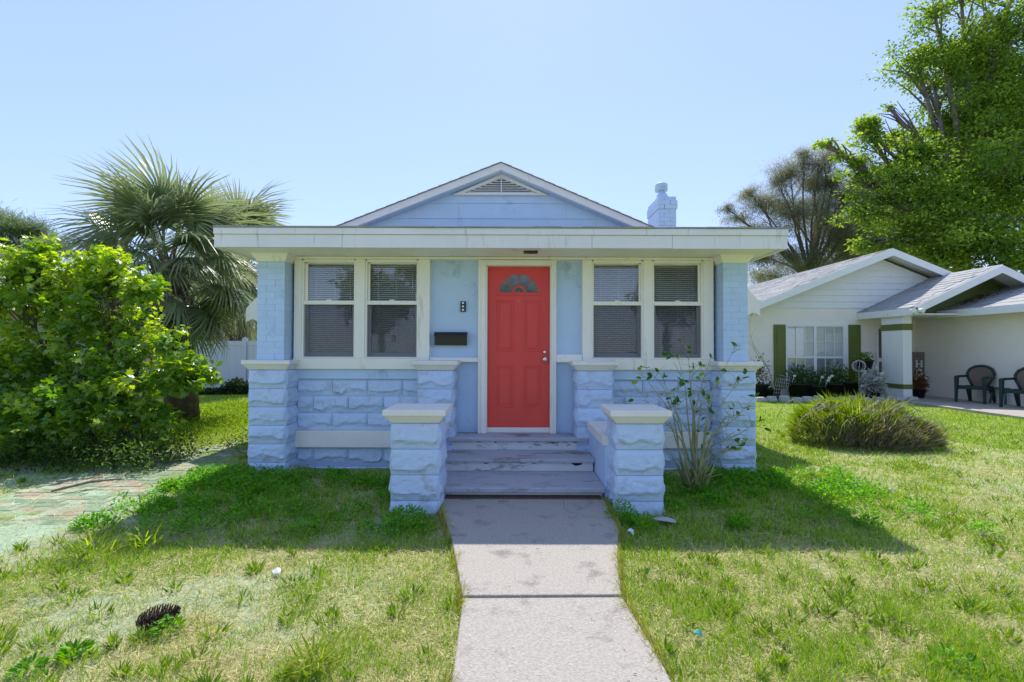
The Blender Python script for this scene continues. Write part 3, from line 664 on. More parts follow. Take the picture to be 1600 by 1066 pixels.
# mailbox and doorbell
a, b_ = X(679, 5.5), X(729, 5.5); z0, z1 = Z(539.5, 5.5), Z(519, 5.5)
mb = empty('mailbox', ((a+b_)/2, 5.57, z0), 'black metal mailbox on the blue wall left of the red door', 'mailbox')
m = MB(); m.prism([(a, 5.574, z0), (a, 5.49, z0), (a, 5.475, z1-.045), (a, 5.574, z1-.03)], (b_-a, 0, 0)); m.build('box', M['black'], mb, .004)
m = MB(); m.prism([(a-.004, 5.574, z1-.028), (a-.004, 5.462, z1-.052), (a-.004, 5.462, z1-.044), (a-.004, 5.50, z1-.002), (a-.004, 5.574, z1)], (b_-a+.008, 0, 0)); m.build('lid', M['black'], mb, .003)
m = MB(); m.box(a-.045, b_, 5.535, 5.574, z0-.012, z0-.003); m.build('shelf', M['sash'], mb)
a, b_ = X(719, 5.55), X(727.5, 5.55); z0, z1 = Z(487.5, 5.55), Z(471, 5.55)
db = empty('doorbell', ((a+b_)/2, 5.574, z0), 'small black doorbell with three buttons on the blue wall', 'doorbell')
m = MB(); m.box(a, b_, 5.55, 5.574, z0, z1); m.build('case', M['black'], db, .004)
for i, mt in enumerate(('capw', 'chrome', 'chrome')):
    o = MB().lathe((0, 0, 0), [(.014, 0), (.014, .006), (.010, .009)], 12).build('button', M[mt], db); o.location = ((a+b_)/2, 5.549, z0+.022+i*.04); o.rotation_euler = (R(90), 0, 0)

# ================================================================== NEIGHBOUR HOUSE (right)
nh = empty('neighbour_house', (10, 14.5, 0), 'cream stucco house with grey gabled roofs and green shutters', 'house')
def npart(name, mt, fn, parent=None, bev=0, **k): m = MB(); fn(m); return m.build(name, M[mt], parent or nh, bev, **k)
YA = 14.5
ax0 = X(1172, YA); pk = at(1395, 391, 14.0); sA = .405
zeA = 2.55
npart('wall', 'nwall', lambda m: m.box(ax0-.3, 13.5, YA, YA+.25, -.1, 2.62))
npart('wall', 'nwall', lambda m: m.box(ax0-.3, ax0-.05, YA+.25, 24, -.1, 2.6))
# gable A lap siding
z = 2.62; k = 0
pz = pk.z-.16
while z < pz-.05:
    z1 = min(z+.19, pz-.01); a0, a1 = max(ax0-.3, pk.x-(pz-z)/sA), pk.x-(pz-z1)/sA; a1 = max(a1, ax0-.3); b0, b1 = pk.x+(pz-z)/sA, pk.x+(pz-z1)/sA
    m = MB(); m.add([(a0, YA-.03, z), (b0, YA-.03, z), (b1, YA-.008, z1), (a1, YA-.008, z1), (a0, YA, z), (b0, YA, z)], [(0, 1, 2, 3), (0, 4, 5, 1)]); m.build('siding_board', M['nwhite'], nh); z = z1
xeA = X(1165, 14.0)
def roofpl(name, xr_, zr_, xe, ze, y0, y1, mt='shingle', rake=True, th=.06):
    m = MB(); P = [(xr_, y0, zr_), (xe, y0, ze), (xe, y0, ze+th), (xr_, y0, zr_+th)]; m.prism(P if xe > xr_ else P[::-1], (0, y1-y0, 0)); r = m.build(name, M[mt], nh)
    if rake:
        m = MB(); h = .2; P = [(xr_, y0-.03, zr_-h+.04), (xe, y0-.03, ze-h+.04), (xe, y0-.03, ze+.045), (xr_, y0-.03, zr_+.045)]; m.prism(P if xe < xr_ else P[::-1], (0, .03, 0)); m.build('rake_board', M['nwhite'], r)
        m = MB(); P = [(xr_, y0+.01, zr_-.03), (xe, y0+.01, ze-.03), (xe, y0+.01, ze-.01), (xr_, y0+.01, zr_-.01)]; m.prism(P, (0, .6, 0)); m.build('rake_soffit', M['nwhite'], r)
    return r
ra = roofpl('roof', pk.x, pk.z, xeA, pk.z-(pk.x-xeA)*sA, 14.0, 26)
roofpl('roof', pk.x, pk.z, pk.x+5, pk.z-5*sA, 14.0, 26)
npart('gutter', 'nwhite', lambda m: m.box(xeA-.12, xeA+.02, 13.9, 25, pk.z-(pk.x-xeA)*sA-.18, pk.z-(pk.x-xeA)*sA+.02), ra)
npart('downspout', 'nwhite', lambda m: m.box(ax0-.36, ax0-.28, 14.38, 14.48, .05, 2.4))
# shingle courses on the visible slope of A
def courses(r, xr_, zr_, xe, ze, y0, y1, n):
    m = MB()
    for i in range(n):
        t0, t1 = i/n, (i+1)/n
        a = (xe+(xr_-xe)*t0, ze+(zr_-ze)*t0); b_ = (xe+(xr_-xe)*t1, ze+(zr_-ze)*t1); y = y0+random.uniform(0, .3); rowo = .03
        while y < y1:
            w_ = random.uniform(.28, .36); h = random.uniform(.008, .02)
            m.add([(a[0], y, a[1]+.062+h), (a[0], min(y+w_, y1), a[1]+.062+h), (b_[0], min(y+w_, y1), b_[1]+.064), (b_[0], y, b_[1]+.064), (a[0], y, a[1]+.06), (a[0], min(y+w_, y1), a[1]+.06)], [(0, 1, 2, 3), (0, 4, 5, 1)]); y += w_+.006
    m.build('shingles', M['shingle'], r, kind='stuff')
courses(ra, pk.x, pk.z, xeA, pk.z-(pk.x-xeA)*sA, 14.0, 22, 24)
# gable B over the entry
pb = at(1565, 417, 12.5); eB = at(1425, 484, 12.5); sB = (pb.z-eB.z)/(pb.x-eB.x)
rb = roofpl('roof', pb.x, pb.z, eB.x, eB.z, 12.5, 17)
courses(rb, pb.x, pb.z, eB.x, eB.z, 12.5, 16.5, 13)
roofpl('roof', pb.x, pb.z, pb.x+2.4, pb.z-2.4*sB, 12.5, 17)
npart('eave_fascia', 'nwhite', lambda m: m.box(eB.x-.02, eB.x+.03, 12.47, 15.0, eB.z-.14, eB.z+.05), rb)
npart('eave_soffit', 'nwhite', lambda m: m.box(eB.x+.03, eB.x+1.6, 12.6, 14.5, eB.z-.12, eB.z-.09), rb)
yg = 13.3; z = eB.z-.08
while z < pb.z-.1:
    z1 = z+.19; b_ = pb.x+.9; a0 = pb.x-(pb.z-.05-z)/sB; a1 = pb.x-(pb.z-.05-z1)/sB
    if a1 < b_:
        m = MB(); m.add([(a0, yg-.03, z), (b_, yg-.03, z), (b_, yg-.01, z1), (a1, yg-.01, z1), (a0, yg, z), (b_, yg, z)], [(0, 1, 2, 3), (0, 4, 5, 1)]); m.build('green_siding_board', M['green'], nh)
    z = z1
# garage side wall G and its roof
XG = 12.2
npart('wall', 'nwall', lambda m: m.box(XG, XG+.25, 9, YA, -.1, 2.45))
npart('wall', 'nwall', lambda m: m.box(XG+.26, 14.5, yg, yg+.2, -.1, 3.2))
e0 = at(1463, 491, 13.3); XE = e0.x; zE = e0.z
m = MB(); P = [(XE, 8.2, zE), (XE+4.2, 8.2, zE+4.2*.36), (XE+4.2, 8.2, zE+4.2*.36+.06), (XE, 8.2, zE+.06)]; m.prism(P, (0, yg-.04-8.2, 0)); rg = m.build('roof', M['shingle'], nh)
courses(rg, XE+4.2, zE+4.2*.36, XE, zE, 8.2, yg-.05, 14)
npart('eave_fascia', 'nwhite', lambda m: m.box(XE-.03, XE-.001, 8.2, yg-.04, zE-.11, zE+.075), rg)
npart('eave_soffit', 'nwhite', lambda m: m.box(XE+.001, XG-.001, 8.2, yg-.04, zE-.09, zE-.06), rg)
# leaf litter on the garage roof
n = 260; u = np.abs(rng.normal(.9, .25, n)); yy = yg-.12-np.abs(rng.normal(0, .22, n)); pos = np.stack([XE+u, yy, zE+u*.36+.09], 1)
d = rdir(n); leaves('roof_leaf_litter', pos, d, rdir(n), rng.uniform(.05, .1, n), .05, colmix(n, (.10, .075, .04), (.26, .22, .12)), 'rhomb', M['straw'], rg, kind='stuff')
# wing pillar
px0, px1 = X(1411, 12.9), X(1425, 12.9)
pl = npart('pillar', 'nwhite', lambda m: m.box(px0, px1, 12.9, 13.65, -.05, eB.z-.12), bev=.006)
for za, zb in ((Z(514, 12.9), Z(504, 12.9)), (Z(606, 12.9), Z(599, 12.9))): npart('green_band', 'green', lambda m: m.box(px0-.012, px1+.012, 12.888, 13.66, za, zb), pl)
npart('patio', 'concrete', lambda m: m.box(10.2, XG, 9.5, YA, -.1, .03), nh)
# window with curtains, shutters
wx0, wx1 = X(1229, YA), X(1316, YA); wz0, wz1 = Z(603, YA), Z(509, YA)
m = MB(); t_ = .05
m.box(wx0-t_, wx0, YA-.05, YA+.02, wz0-t_, wz1+t_); m.box(wx1, wx1+t_+.1, YA-.05, YA+.02, wz0-t_, wz1+t_); m.box(wx0, wx1, YA-.05, YA+.02, wz1, wz1+t_); m.box(wx0, wx1, YA-.05, YA+.02, wz0-t_, wz0)
wm = (wx0+wx1)/2; m.box(wm-.04, wm+.04, YA-.048, YA+.018, wz0, wz1); zm = (wz0+wz1)/2-.02; m.box(wx0, wx1, YA-.046, YA+.016, zm-.03, zm+.03)
nw = m.build('window', M['nwhite'], nh)
for i, (a, b_) in enumerate(((wx0, wm-.04), (wm+.04, wx1))):
    for j, (c, d) in enumerate(((wz0, zm-.03), (zm+.03, wz1))):
        npart('pane', 'nglass', lambda m: m.box(a, b_, YA-.022, YA-.018, c, d), nw)
        npart('curtain', 'curtain' if j else ('curtaind'), lambda m: m.box(a, b_, YA-.008, YA-.004, c, d), nw)
        def mun(m):
            for q in (1, 2): m.box(a+(b_-a)*q/3-.01, a+(b_-a)*q/3+.01, YA-.035, YA-.023, c, d)
            m.box(a, b_, YA-.034, YA-.0235, (c+d)/2-.01, (c+d)/2+.01)
        npart('muntin', 'nwhite', mun, nw)
for p0, p1 in ((1208.5, 1227), (1325, 1343.5)):
    a, b_ = X(p0, YA), X(p1, YA); z0, z1 = Z(605, YA), Z(506, YA)
    sh = npart('shutter', 'green', lambda m: m.box(a, b_, YA-.05, YA-.002, z0, z1), bev=.008); zm_ = (z0+z1)/2+.05
    for c, d in ((z0+.1, zm_-.05), (zm_+.05, z1-.1)):
        def fn(m):
            m.box(a+.07, b_-.07, YA-.062, YA-.051, c, d)
        npart('raised_panel', 'green', fn, sh, .01)
# screen door and wall things near the entry
dxa, dxb = X(1372, 14.4), X(1398, 14.4)
sd = npart('screen_door', 'nwhite', lambda m: m.box(dxa, dxb, 14.44, 14.49, .03, 2.1))
for c, d in ((.2, 1.0), (1.12, 2.0)): npart('door_screen', 'wicker', lambda m: m.box(dxa+.05, dxb-.05, 14.425, 14.439, c, d), sd)
npart('letter_box', 'nwhite', lambda m: m.box(X(1354, 14.4), X(1365, 14.4), 14.40, 14.5, 1.05, 1.32), bev=.01)
# floodlight at the eave corner
fl = empty('floodlight', (eB.x, 12.44, eB.z), 'twin white security floodlight on the corner of the neighbour eave', 'floodlight')
for dx in (-.08, .1):
    o = MB().lathe((0, 0, 0), [(.03, 0), (.05, .03), (.07, .12), (.06, .125)], 12).build('lamp_head', M['nwhite'], fl); o.location = (eB.x+dx, 12.42, eB.z-.02); o.rotation_euler = (R(100), 0, R(20 if dx > 0 else -20))
m = MB(); m.cbox((eB.x, 12.44, eB.z+.02), .16, .05, .06); m.build('base', M['black'], fl)
# HO(ME) board
bp0 = at(1424, 610, 14.2); bx0, bx1 = X(1424, 14.2)+.02, X(1443, 14.2)+.06
sg = empty('porch_sign', ((bx0+bx1)/2, 14.2, .03), 'tall grey-brown porch board with white letters leaning by the entry', 'sign')
def sgn(name, mt, fn): m = MB(); fn(m); return m.build(name, M[mt], sg)
sgn('board', 'wood', lambda m: m.box(bx0, bx1, 14.2, 14.24, .03, 1.30)); bc = (bx0+bx1)/2; lw = .12
def letter(z0, pts):
    def fn(m):
        for (u0, u1, v0, v1) in pts: m.box(bc+(u0-.5)*lw*2, bc+(u1-.5)*lw*2, 14.188, 14.199, z0+v0*.2, z0+v1*.2)
    sgn('letter', 'wire', fn)
letter(.85, [(.05, .35, 0, .12), (.05, .35, .88, 1), (.12, .28, .12, .88), (.65, .95, 0, .12), (.65, .95, .88, 1), (.72, .88, .12, .88), (.28, .72, .43, .57)])
m = MB()
for i in range(20):
    a0, a1 = 2*math.pi*i/20, 2*math.pi*(i+1)/20; P = [(bc+r*math.cos(t)*.9, 14.188, .70+r*math.sin(t)) for r, t in ((.065, a0), (.105, a0), (.105, a1), (.065, a1))]; m.prism(P[::-1], (0, .011, 0))
m.build('letter', M['wire'], sg)
letter(.36, [(.08, .24, 0, 1), (.76, .92, 0, 1), (.24, .42, .6, .95), (.58, .76, .6, .95), (.42, .58, .4, .75)])
letter(.12, [(.15, .32, 0, 1), (.32, .85, 0, .14), (.32, .7, .43, .57), (.32, .85, .86, 1)])

# resin chairs
def make_chair():
    r = empty('resin_chair', (0, 0, 0))
    def P(n, mt, fn): m = MB(); fn(m); return m.build(n, M[mt], r)
    P('seat', 'resin', lambda m: m.prism([(-.25, -.24, .40), (.25, -.24, .40), (.21, .22, .37), (-.21, .22, .37)], (0, 0, .035)))
    P('apron', 'resin', lambda m: (m.box(-.25, .25, -.26, -.235, .34, .415), m.box(-.265, -.24, -.24, .22, .33, .40), m.box(.24, .265, -.24, .22, .33, .40)))
    for sx in (-1, 1):
        P('leg', 'resin', lambda m: m.add([(sx*.30, -.30, 0), (sx*.26, -.30, 0), (sx*.26, -.25, 0), (sx*.30, -.25, 0), (sx*.31, -.29, .63), (sx*.235, -.29, .63), (sx*.235, -.21, .63), (sx*.31, -.21, .63)], [(0, 1, 5, 4), (1, 2, 6, 5), (2, 3, 7, 6), (3, 0, 4, 7), (0, 3, 2, 1), (4, 5, 6, 7)]))
        P('leg', 'resin', lambda m: m.add([(sx*.27, .34, 0), (sx*.22, .34, 0), (sx*.22, .39, 0), (sx*.27, .39, 0), (sx*.27, .16, .42), (sx*.17, .16, .42), (sx*.17, .24, .42), (sx*.27, .24, .42)], [(0, 1, 5, 4), (1, 2, 6, 5), (2, 3, 7, 6), (3, 0, 4, 7), (0, 3, 2, 1), (4, 5, 6, 7)]))
        P('arm', 'resin', lambda m: m.tube([(sx*.275, -.29, .64), (sx*.285, -.1, .655), (sx*.29, .12, .655), (sx*.26, .24, .66)], [.035, .033, .03, .03], 8))
    def bk(u, v): return (u, .20+.20*v*.55+(.02-.25*u*u), .38+.52*v)
    hoop = [bk(-.13, 0), bk(-.19, .25), bk(-.255, .5), bk(-.265, .7), bk(-.22, .9), bk(-.12, 1.02), bk(0, 1.06), bk(.12, 1.02), bk(.22, .9), bk(.265, .7), bk(.255, .5), bk(.19, .25), bk(.13, 0)]
    P('back_hoop', 'resin', lambda m: m.tube(hoop, .03, 8))
    def pn(m):
        c = bk(0, .5); vs = [c]+[tuple(h) for h in hoop]; k = len(hoop)
        m.add(vs, [(0, i+1, i+2) for i in range(k-1)]+[(0, k, 1)])
    P('backrest', 'wicker', pn)
    return r
c1 = make_chair(); c2 = copy_tree(c1)
for c, pxl, pyl, lb, dz in ((c1, 1532, 631, 'dark green resin armchair nearest the pillar, by the cream wall', 25), (c2, 1618, 640, 'dark green resin armchair cut off by the right edge of the photo', 20)):
    g = gx(pxl, pyl); c.location = (min(g.x, XG-.42), g.y, .03); c.rotation_euler = (0, 0, R(-90+dz)); tag(c, lb, 'chair', 'resin chairs on the patio')
g = gx(1577, 633); tb = empty('side_table', (g.x-.1, g.y, .03), 'small teal resin side table between the two patio chairs', 'table')
m = MB(); m.cbox((g.x-.1, g.y, .42), .42, .42, .03); m.build('table_top', M['resin2'], tb, .01)
for sx in (-1, 1):
    for sy in (-1, 1): m = MB(); m.tube([(g.x-.1+sx*.19, g.y+sy*.19, .03), (g.x-.1+sx*.15, g.y+sy*.15, .405)], [.025, .03], 6); m.build('leg', M['resin2'], tb)
bgk = empty('handbag', (g.x+.02, g.y, .436), 'grey striped bag standing on the teal side table', 'bag')
m = MB(); m.frus((g.x+.02, g.y), (.13, .08), (.10, .05), .436, .60); m.build('bag_body', M['curtaind'], bgk, .02)
m = MB(); m.tube([(g.x-.06, g.y, .60), (g.x-.05, g.y, .68), (g.x+.02, g.y, .71), (g.x+.09, g.y, .68), (g.x+.1, g.y, .60)], .008, 6); m.build('handle', M['black'], bgk)

# ================================================================== VEGETATION HELPERS
def branchy(m, p, d, L_, r, depth, tips, spread=.6, up=.15, kids=(2, 3), seg=3, gnarl=.18, n=6):
    pts = [Vector(p)]; rr = [r]; d = Vector(d).normalized()
    for i in range(seg):
        d = (d+Vector((random.gauss(0, gnarl), random.gauss(0, gnarl), random.gauss(0, gnarl)+up*.3))).normalized()
        pts.append(pts[-1]+d*L_/seg); rr.append(r*(1-.35*(i+1)/seg))
    m.tube(pts, rr, n if r > .02 else 4, False)
    if depth == 0: tips.append((pts[-1], d)); return
    for i in range(random.randint(*kids)):
        nd = (d+Vector((random.gauss(0, spread), random.gauss(0, spread), random.gauss(up, spread*.6)))).normalized()
        q = pts[-1] if i < 2 else pts[random.randint(1, seg)]
        branchy(m, q, nd, L_*random.uniform(.62, .85), rr[-1]*random.uniform(.6, .8), depth-1, tips, spread, up, kids, seg, gnarl, n)
def maple_bush():
    b0 = empty('leafy_bush', (-5.0, 6.4, 0), 'big bright green lobed-leaf bush at the left edge beside the paver strip', 'bush')
    cl = [(40, 560, 6.3, 150, 130), (35, 470, 6.4, 110, 95), (50, 425, 6.4, 55, 55), (150, 480, 6.5, 85, 90), (165, 425, 6.6, 50, 45), (205, 515, 6.6, 52, 55), (200, 590, 6.2, 110, 75), (275, 590, 6.2, 50, 38), (130, 640, 5.9, 130, 70), (240, 655, 6.2, 55, 48), (30, 660, 5.8, 90, 70), (-60, 570, 6.3, 100, 105), (-90, 640, 6, 100, 100)]
    cs = []
    for (px, py, Y, rx, rz) in cl:
        c = at(px, py, Y); s = Y/F; cs.append((c.x, c.y, max(c.z, rz*s*.7), rx*s*.72, rx*s*.62, rz*s*.76))
    m = MB(); tips = []
    for i in range(7):
        c = cs[i]; st = Vector((-4.9+random.uniform(-.5, .5), 6.4+random.uniform(-.2, .2), -.03))
        tgt = Vector(c[:3]); mid = st.lerp(tgt, .5)+Vector((random.gauss(0, .08), 0, -.1))
        m.tube([st, mid, tgt], [.03, .022, .012], 6)
        for k in range(14):
            d = Vector(rdir(1)[0]); d.z = abs(d.z)*.8; e = tgt+Vector((d.x*c[3], d.y*c[4], d.z*c[5]))*.9; m.tube([mid.lerp(tgt, random.random()), (tgt+e)/2+Vector((0, 0, .03)), e], [.009, .006, .003], 4)
    m.build('stems', M['bark'], b0)
    for (px, py, rx, rz) in ((58, 398, 17, 26), (165, 405, 18, 24), (150, 430, 30, 24), (228, 455, 22, 22), (30, 415, 18, 22), (292, 560, 24, 14), (305, 590, 24, 14), (255, 530, 20, 16), (110, 450, 26, 26), (85, 430, 20, 20), (195, 440, 20, 18), (270, 625, 24, 18), (62, 388, 10, 18), (172, 395, 10, 16), (140, 412, 12, 18), (20, 440, 16, 20), (215, 440, 12, 16), (325, 585, 10, 8), (105, 420, 10, 16)):
        c = at(px, py, 6.4); q_ = 6.4/F; cs.append((c.x, c.y, c.z, rx*q_, rx*q_, rz*q_))
    ns = 520; n = 19000; pc_, dc_, i = clumps(cs, ns, .3); sp_ = rng.integers(0, ns, n); axd = dc_*.6+rdir(ns)*.6; axd[:, 2] += .35
    tt = rng.random(n); d = rng.normal(size=(n, 3)); p = pc_[sp_]+axd[sp_]*(tt*.26-.08)[:, None]+d*.055*(1.2-.7*tt)[:, None]
    p[:, 2] = np.maximum(p[:, 2], .05+.1*rng.random(n)); tone = rng.normal(0, .3, ns)[sp_]
    y = d*.5+axd[sp_]*.4+rdir(n)*.5; y[:, 2] -= .3; nr = rdir(n)*.6; nr[:, 2] += .8; nr[:, 1] -= .2
    top = np.clip((p[:, 2]-.6)/1.8, 0, 1)  # leaf colour made paler with height, sunlit tops put into the colour
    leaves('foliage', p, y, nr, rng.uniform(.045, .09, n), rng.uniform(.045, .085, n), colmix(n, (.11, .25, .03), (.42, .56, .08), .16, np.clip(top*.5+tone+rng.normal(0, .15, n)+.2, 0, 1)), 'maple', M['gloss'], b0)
    return b0
maple_bush()
# low dark groundcover at the bush foot
n = 5200; x = rng.uniform(-6.3, -3.9, n); y = rng.uniform(5.15, 6.3, n)+.12*(-4.2-x); z = rng.random(n)**1.5*.32
lf = leaves('ground_cover', np.stack([x, y, z], 1), rdir(n)+[0, -.2, .2], rdir(n)*.5+[0, 0, 1], rng.uniform(.03, .06, n), .04, colmix(n, (.03, .075, .015), (.10, .17, .035)), 'oval', M['leaf'], label='dark low ground cover along the foot of the leafy bush', cat='ground cover', kind='stuff')

# palms
def fan_mesh(seed, dead=False):
    r = np.random.default_rng(seed); nb = 52; V = []; Fc = []; C = []
    for i in range(nb):
        a = (i/(nb-1)-.5)*2*R(128); L_ = (.95-.25*abs(i/(nb-1)-.5)*2)*r.uniform(.88, 1.05)
        dx, dy = math.sin(a), math.cos(a); w0 = .020
        dr = (.55 if not dead else .9)+.8*r.random()
        pts = []
        for t in (0.05, .35, .7, 1.0):
            fold = -.10*math.cos(a)*0+.06*(1 if i % 2 else -1)*(t < .5)*t
            dro = dr*max(0, t-.35)**1.6*L_
            if dead: pts.append((dx*t*L_*.30+r.normal(0,.03)*t, dy*t*L_*.85, -dro*1.0+fold))
            else: pts.append((dx*t*L_, dy*t*L_+.25*L_*(1-abs(a)/3)*t*.2, -dro-.12*abs(a)*t*.6+fold))
        n0 = len(V); ws = (.012, w0, w0*.75, .002)
        for (x, y, z), w_ in zip(pts, ws):
            V.append((x-dy*w_, y+dx*w_, z)); V.append((x+dy*w_, y-dx*w_, z))
        for k in range(3): Fc.append((n0+2*k, n0+2*k+1, n0+2*k+3, n0+2*k+2))
        g = r.uniform(.7, 1.25)
        base = np.array((.125, .19, .075) if not dead else (.33, .26, .18))*g
        tipc = np.array((.36, .38, .21) if not dead else (.42, .37, .29))*g
        for t in (0, .35, .7, 1.0): C += [base*(1-t*.6)+tipc*t*.6]*2
    n0 = len(V)
    # petiole
    for t in (0, 1):
        for (sx, sz) in ((-1, 0), (1, 0), (0, 1)): V.append((sx*.016, -1.0+1.05*t, sz*.018-.10*(1-t)**2)); C.append(np.array((.15, .17, .05) if not dead else (.2, .15, .1)))
    Fc += [(n0, n0+1, n0+4, n0+3), (n0+1, n0+2, n0+5, n0+4), (n0+2, n0, n0+3, n0+5)]
    me_ = bpy.data.meshes.new('frond'); me_.from_pydata(V, [], Fc)
    ca = me_.color_attributes.new('col', 'FLOAT_COLOR', 'POINT'); ca.data.foreach_set('color', np.concatenate([np.array(C), np.ones((len(C), 1))], 1).ravel().astype(np.float32))
    me_.materials.append(M['palm'] if not dead else M['straw']); return me_
FANS = [fan_mesh(i) for i in range(5)]; DFANS = [fan_mesh(40+i, True) for i in range(3)]
def palm(base, top, r, n, nd, scale, label, seed, skip=None):
    random.seed(seed)
    p0 = empty('fan_palm', base, label, 'palm tree', 'fan palms beside the blue house')
    b = Vector(base); t_ = Vector(top); m = MB()
    m.tube([b, b.lerp(t_, .4)+Vector((.04, 0, 0)), b.lerp(t_, .8), t_], [r*1.15, r, r*.95, r*.6], 14); tr = m.build('trunk', M['pbark'], p0)
    m = MB()
    for i in range(90):
        f = random.uniform(.25, .97); a = random.uniform(0, 6.28); c = b.lerp(t_, f); o = Vector((math.cos(a), math.sin(a), 0)); s = Vector((-o.y, o.x, 0))
        w_ = random.uniform(.03, .06); L_ = random.uniform(.16, .3); q = c+o*r*.8
        m.add([q-s*w_, q+s*w_, q+o*.13+Vector((0, 0, L_))+s*w_*.4, q+o*.13+Vector((0, 0, L_))-s*w_*.4, q-s*w_*.6+o*.05, q+s*w_*.6+o*.05], [(0, 1, 2, 3), (4, 3, 2, 5), (0, 3, 4), (1, 5, 2)])
    m.build('boot', M['pbark'], p0, kind='stuff')
    for i in range(n+nd):
        dead = i >= n
        az = i*2.399+random.uniform(-.3, .3)
        el = (R(80)-R(138)*(i/n)**.85+random.uniform(-.12, .12)) if not dead else R(random.uniform(-80, -48))
        me_ = random.choice(DFANS if dead else FANS)
        L_ = scale*random.uniform(.85, 1.1)
        o = bpy.data.objects.new('frond' if not dead else 'dead_frond', me_)
        d = Vector((math.cos(az)*math.cos(el), math.sin(az)*math.cos(el), math.sin(el)))
        st = t_+Vector((0, 0, -random.uniform(.2, 1.1) if dead else .05-.3*(i/n)))
        # local +Y along d, local Z up-ish
        up = Vector((0, 0, 1)); x_ = d.cross(up).normalized(); z_ = x_.cross(d).normalized()
        if random.random() < .5 and not dead: z_ = (Matrix.Rotation(random.uniform(-.7, .7), 3, d) @ z_); x_ = d.cross(z_).normalized()
        mt = Matrix((( x_.x, d.x, z_.x, 0), (x_.y, d.y, z_.y, 0), (x_.z, d.z, z_.z, 0), (0, 0, 0, 1)))
        o.matrix_world = Matrix.Translation(st+d*L_*(.45 if dead else 1.0)) @ mt @ Matrix.Scale(L_, 4)
        mw = o.matrix_world.copy(); COL.objects.link(o); o.parent = p0; o.matrix_parent_inverse = Matrix.Translation(-Vector(base)); o.matrix_basis = mw
    return p0
g = Vector((-6.15, 9.0, -.05)); tp = at(262, 408, 9.0); tp.x = X(262, 9.0)
palm(g, tp, .25, 48, 54, .98, 'tall fan palm with a full green crown behind the leafy bush', 3)
tp2 = at(372, 405, 16.4); palm((tp2.x-.1, 16.4, -.05), tp2, .26, 34, 50, 1.5, 'fan palm with hanging dead fronds close to the blue house corner', 9)

# big broadleaf tree right
def big_tree(name, base, clp, Y, label, n, size, ca_, cb_, shape='rhomb', hang=0, limbs=True, seed=5, shell=.25, bark='bark', tk=1.0, sprd=1.0):
    random.seed(seed)
    t0 = empty(name, base, label, 'tree'); b = Vector(base); cs = []
    for (px, py, rx, rz, dy) in clp:
        c = at(px, py, Y+dy); s = (Y+dy)/F; cs.append((c.x, c.y, c.z, rx*s, max(rx, rz)*s*.8, rz*s))
    m = MB(); cen = np.mean([c[:3] for c in cs], 0); fork = Vector((b.x*.6+cen[0]*.4, b.y, max(1.5, cen[2]*.55)))
    m.tube([b, b.lerp(fork, .5)+Vector((.15, 0, 0)), fork], [.42*tk, .34*tk, .28*tk], 12)
    for c in cs:
        e = Vector(c[:3]); mid = fork.lerp(e, .5)+Vector((random.gauss(0, .4), random.gauss(0, .3), random.uniform(-.2, .6)))
        m.tube([fork, mid, e], [.20*tk, .12*tk, .05*tk], 7)
        for k in range(7):
            d = Vector(rdir(1)[0]); f_ = e+Vector((d.x*c[3], d.y*c[4], d.z*c[5]))*.85; q = mid.lerp(e, random.uniform(.4, 1)); m.tube([q, (q+f_)/2+Vector((0, 0, .15)), f_], [.05*tk, .03*tk, .012*tk], 5)
    m.build('trunk', M[bark], t0)
    # break every clump into many small leaf sprays
    ns = max(10, n//70); p, d, i = clumps(cs, ns, shell); rs = np.array(cs)[i][:, 3]
    sp_ = np.repeat(np.arange(ns), int(math.ceil(n/ns)))[:n]; rad_ = (.22+.16*rng.random(ns))*np.clip(rs, .7, 1.6)
    off = rng.normal(size=(n, 3))*np.array([1, 1, .55]); P_ = p[sp_]+off*rad_[sp_][:, None]*.75*sprd
    y = off*.6+rdir(n); y[:, 2] -= hang; nr = rdir(n)*.6; nr[:, 2] += .8
    tone = np.clip(.42+.36*rng.normal(size=ns)[sp_]+.22*rng.normal(size=n), 0, 1)
    leaves('crown', P_, y, nr, size*rng.uniform(.7, 1.3, n), size*rng.uniform(.65, 1.1, n) if shape != 'blade' else size*.06, colmix(n, ca_, cb_, .12, tone), shape, M['leaf'], t0)
    return t0
CL = [(1500, 80, 90, 55, 0), (1430, 90, 55, 40, 0), (1560, 40, 80, 60, 0), (1440, 235, 70, 40, -1), (1370, 215, 48, 32, -1), (1490, 190, 80, 60, 0), (1560, 160, 90, 80, 0), (1400, 265, 70, 38, -1), (1480, 290, 90, 60, -2), (1560, 270, 100, 90, -2), (1430, 350, 75, 55, -2), (1540, 370, 110, 70, -3), (1640, 120, 100, 120, 0), (1660, 300, 110, 120, -2), (1390, 385, 45, 30, -2), (1600, -60, 120, 70, 0), (1500, -30, 60, 40, 0), (1460, 20, 40, 30, 0), (1340, 255, 30, 20, -1), (1310, 240, 30, 15, -1), (1335, 275, 40, 20, -1), (1290, 224, 16, 9, -1), (1352, 196, 30, 17, -1), (1345, 325, 40, 34, -1), (1388, 168, 20, 14, -1), (1385, 305, 45, 34, -2), (1350, 385, 30, 26, -2), (1410, 215, 30, 20, 0), (1480, 400, 90, 40, -2), (1590, 410, 90, 40, -3), (1520, 240, 110, 70, 1), (1600, 200, 110, 90, 1), (1450, 310, 80, 60, 1), (1545, 320, 110, 80, 2), (1540, 110, 90, 60, 1), (1460, 130, 50, 35, 0)]
big_tree('broadleaf_tree', (21.5, 22, -.1), CL, 22, 'tall bright green broadleaf tree rising behind the neighbour roof', 125000, .165, (.11, .21, .035), (.32, .44, .08), shell=.1, sprd=.75)
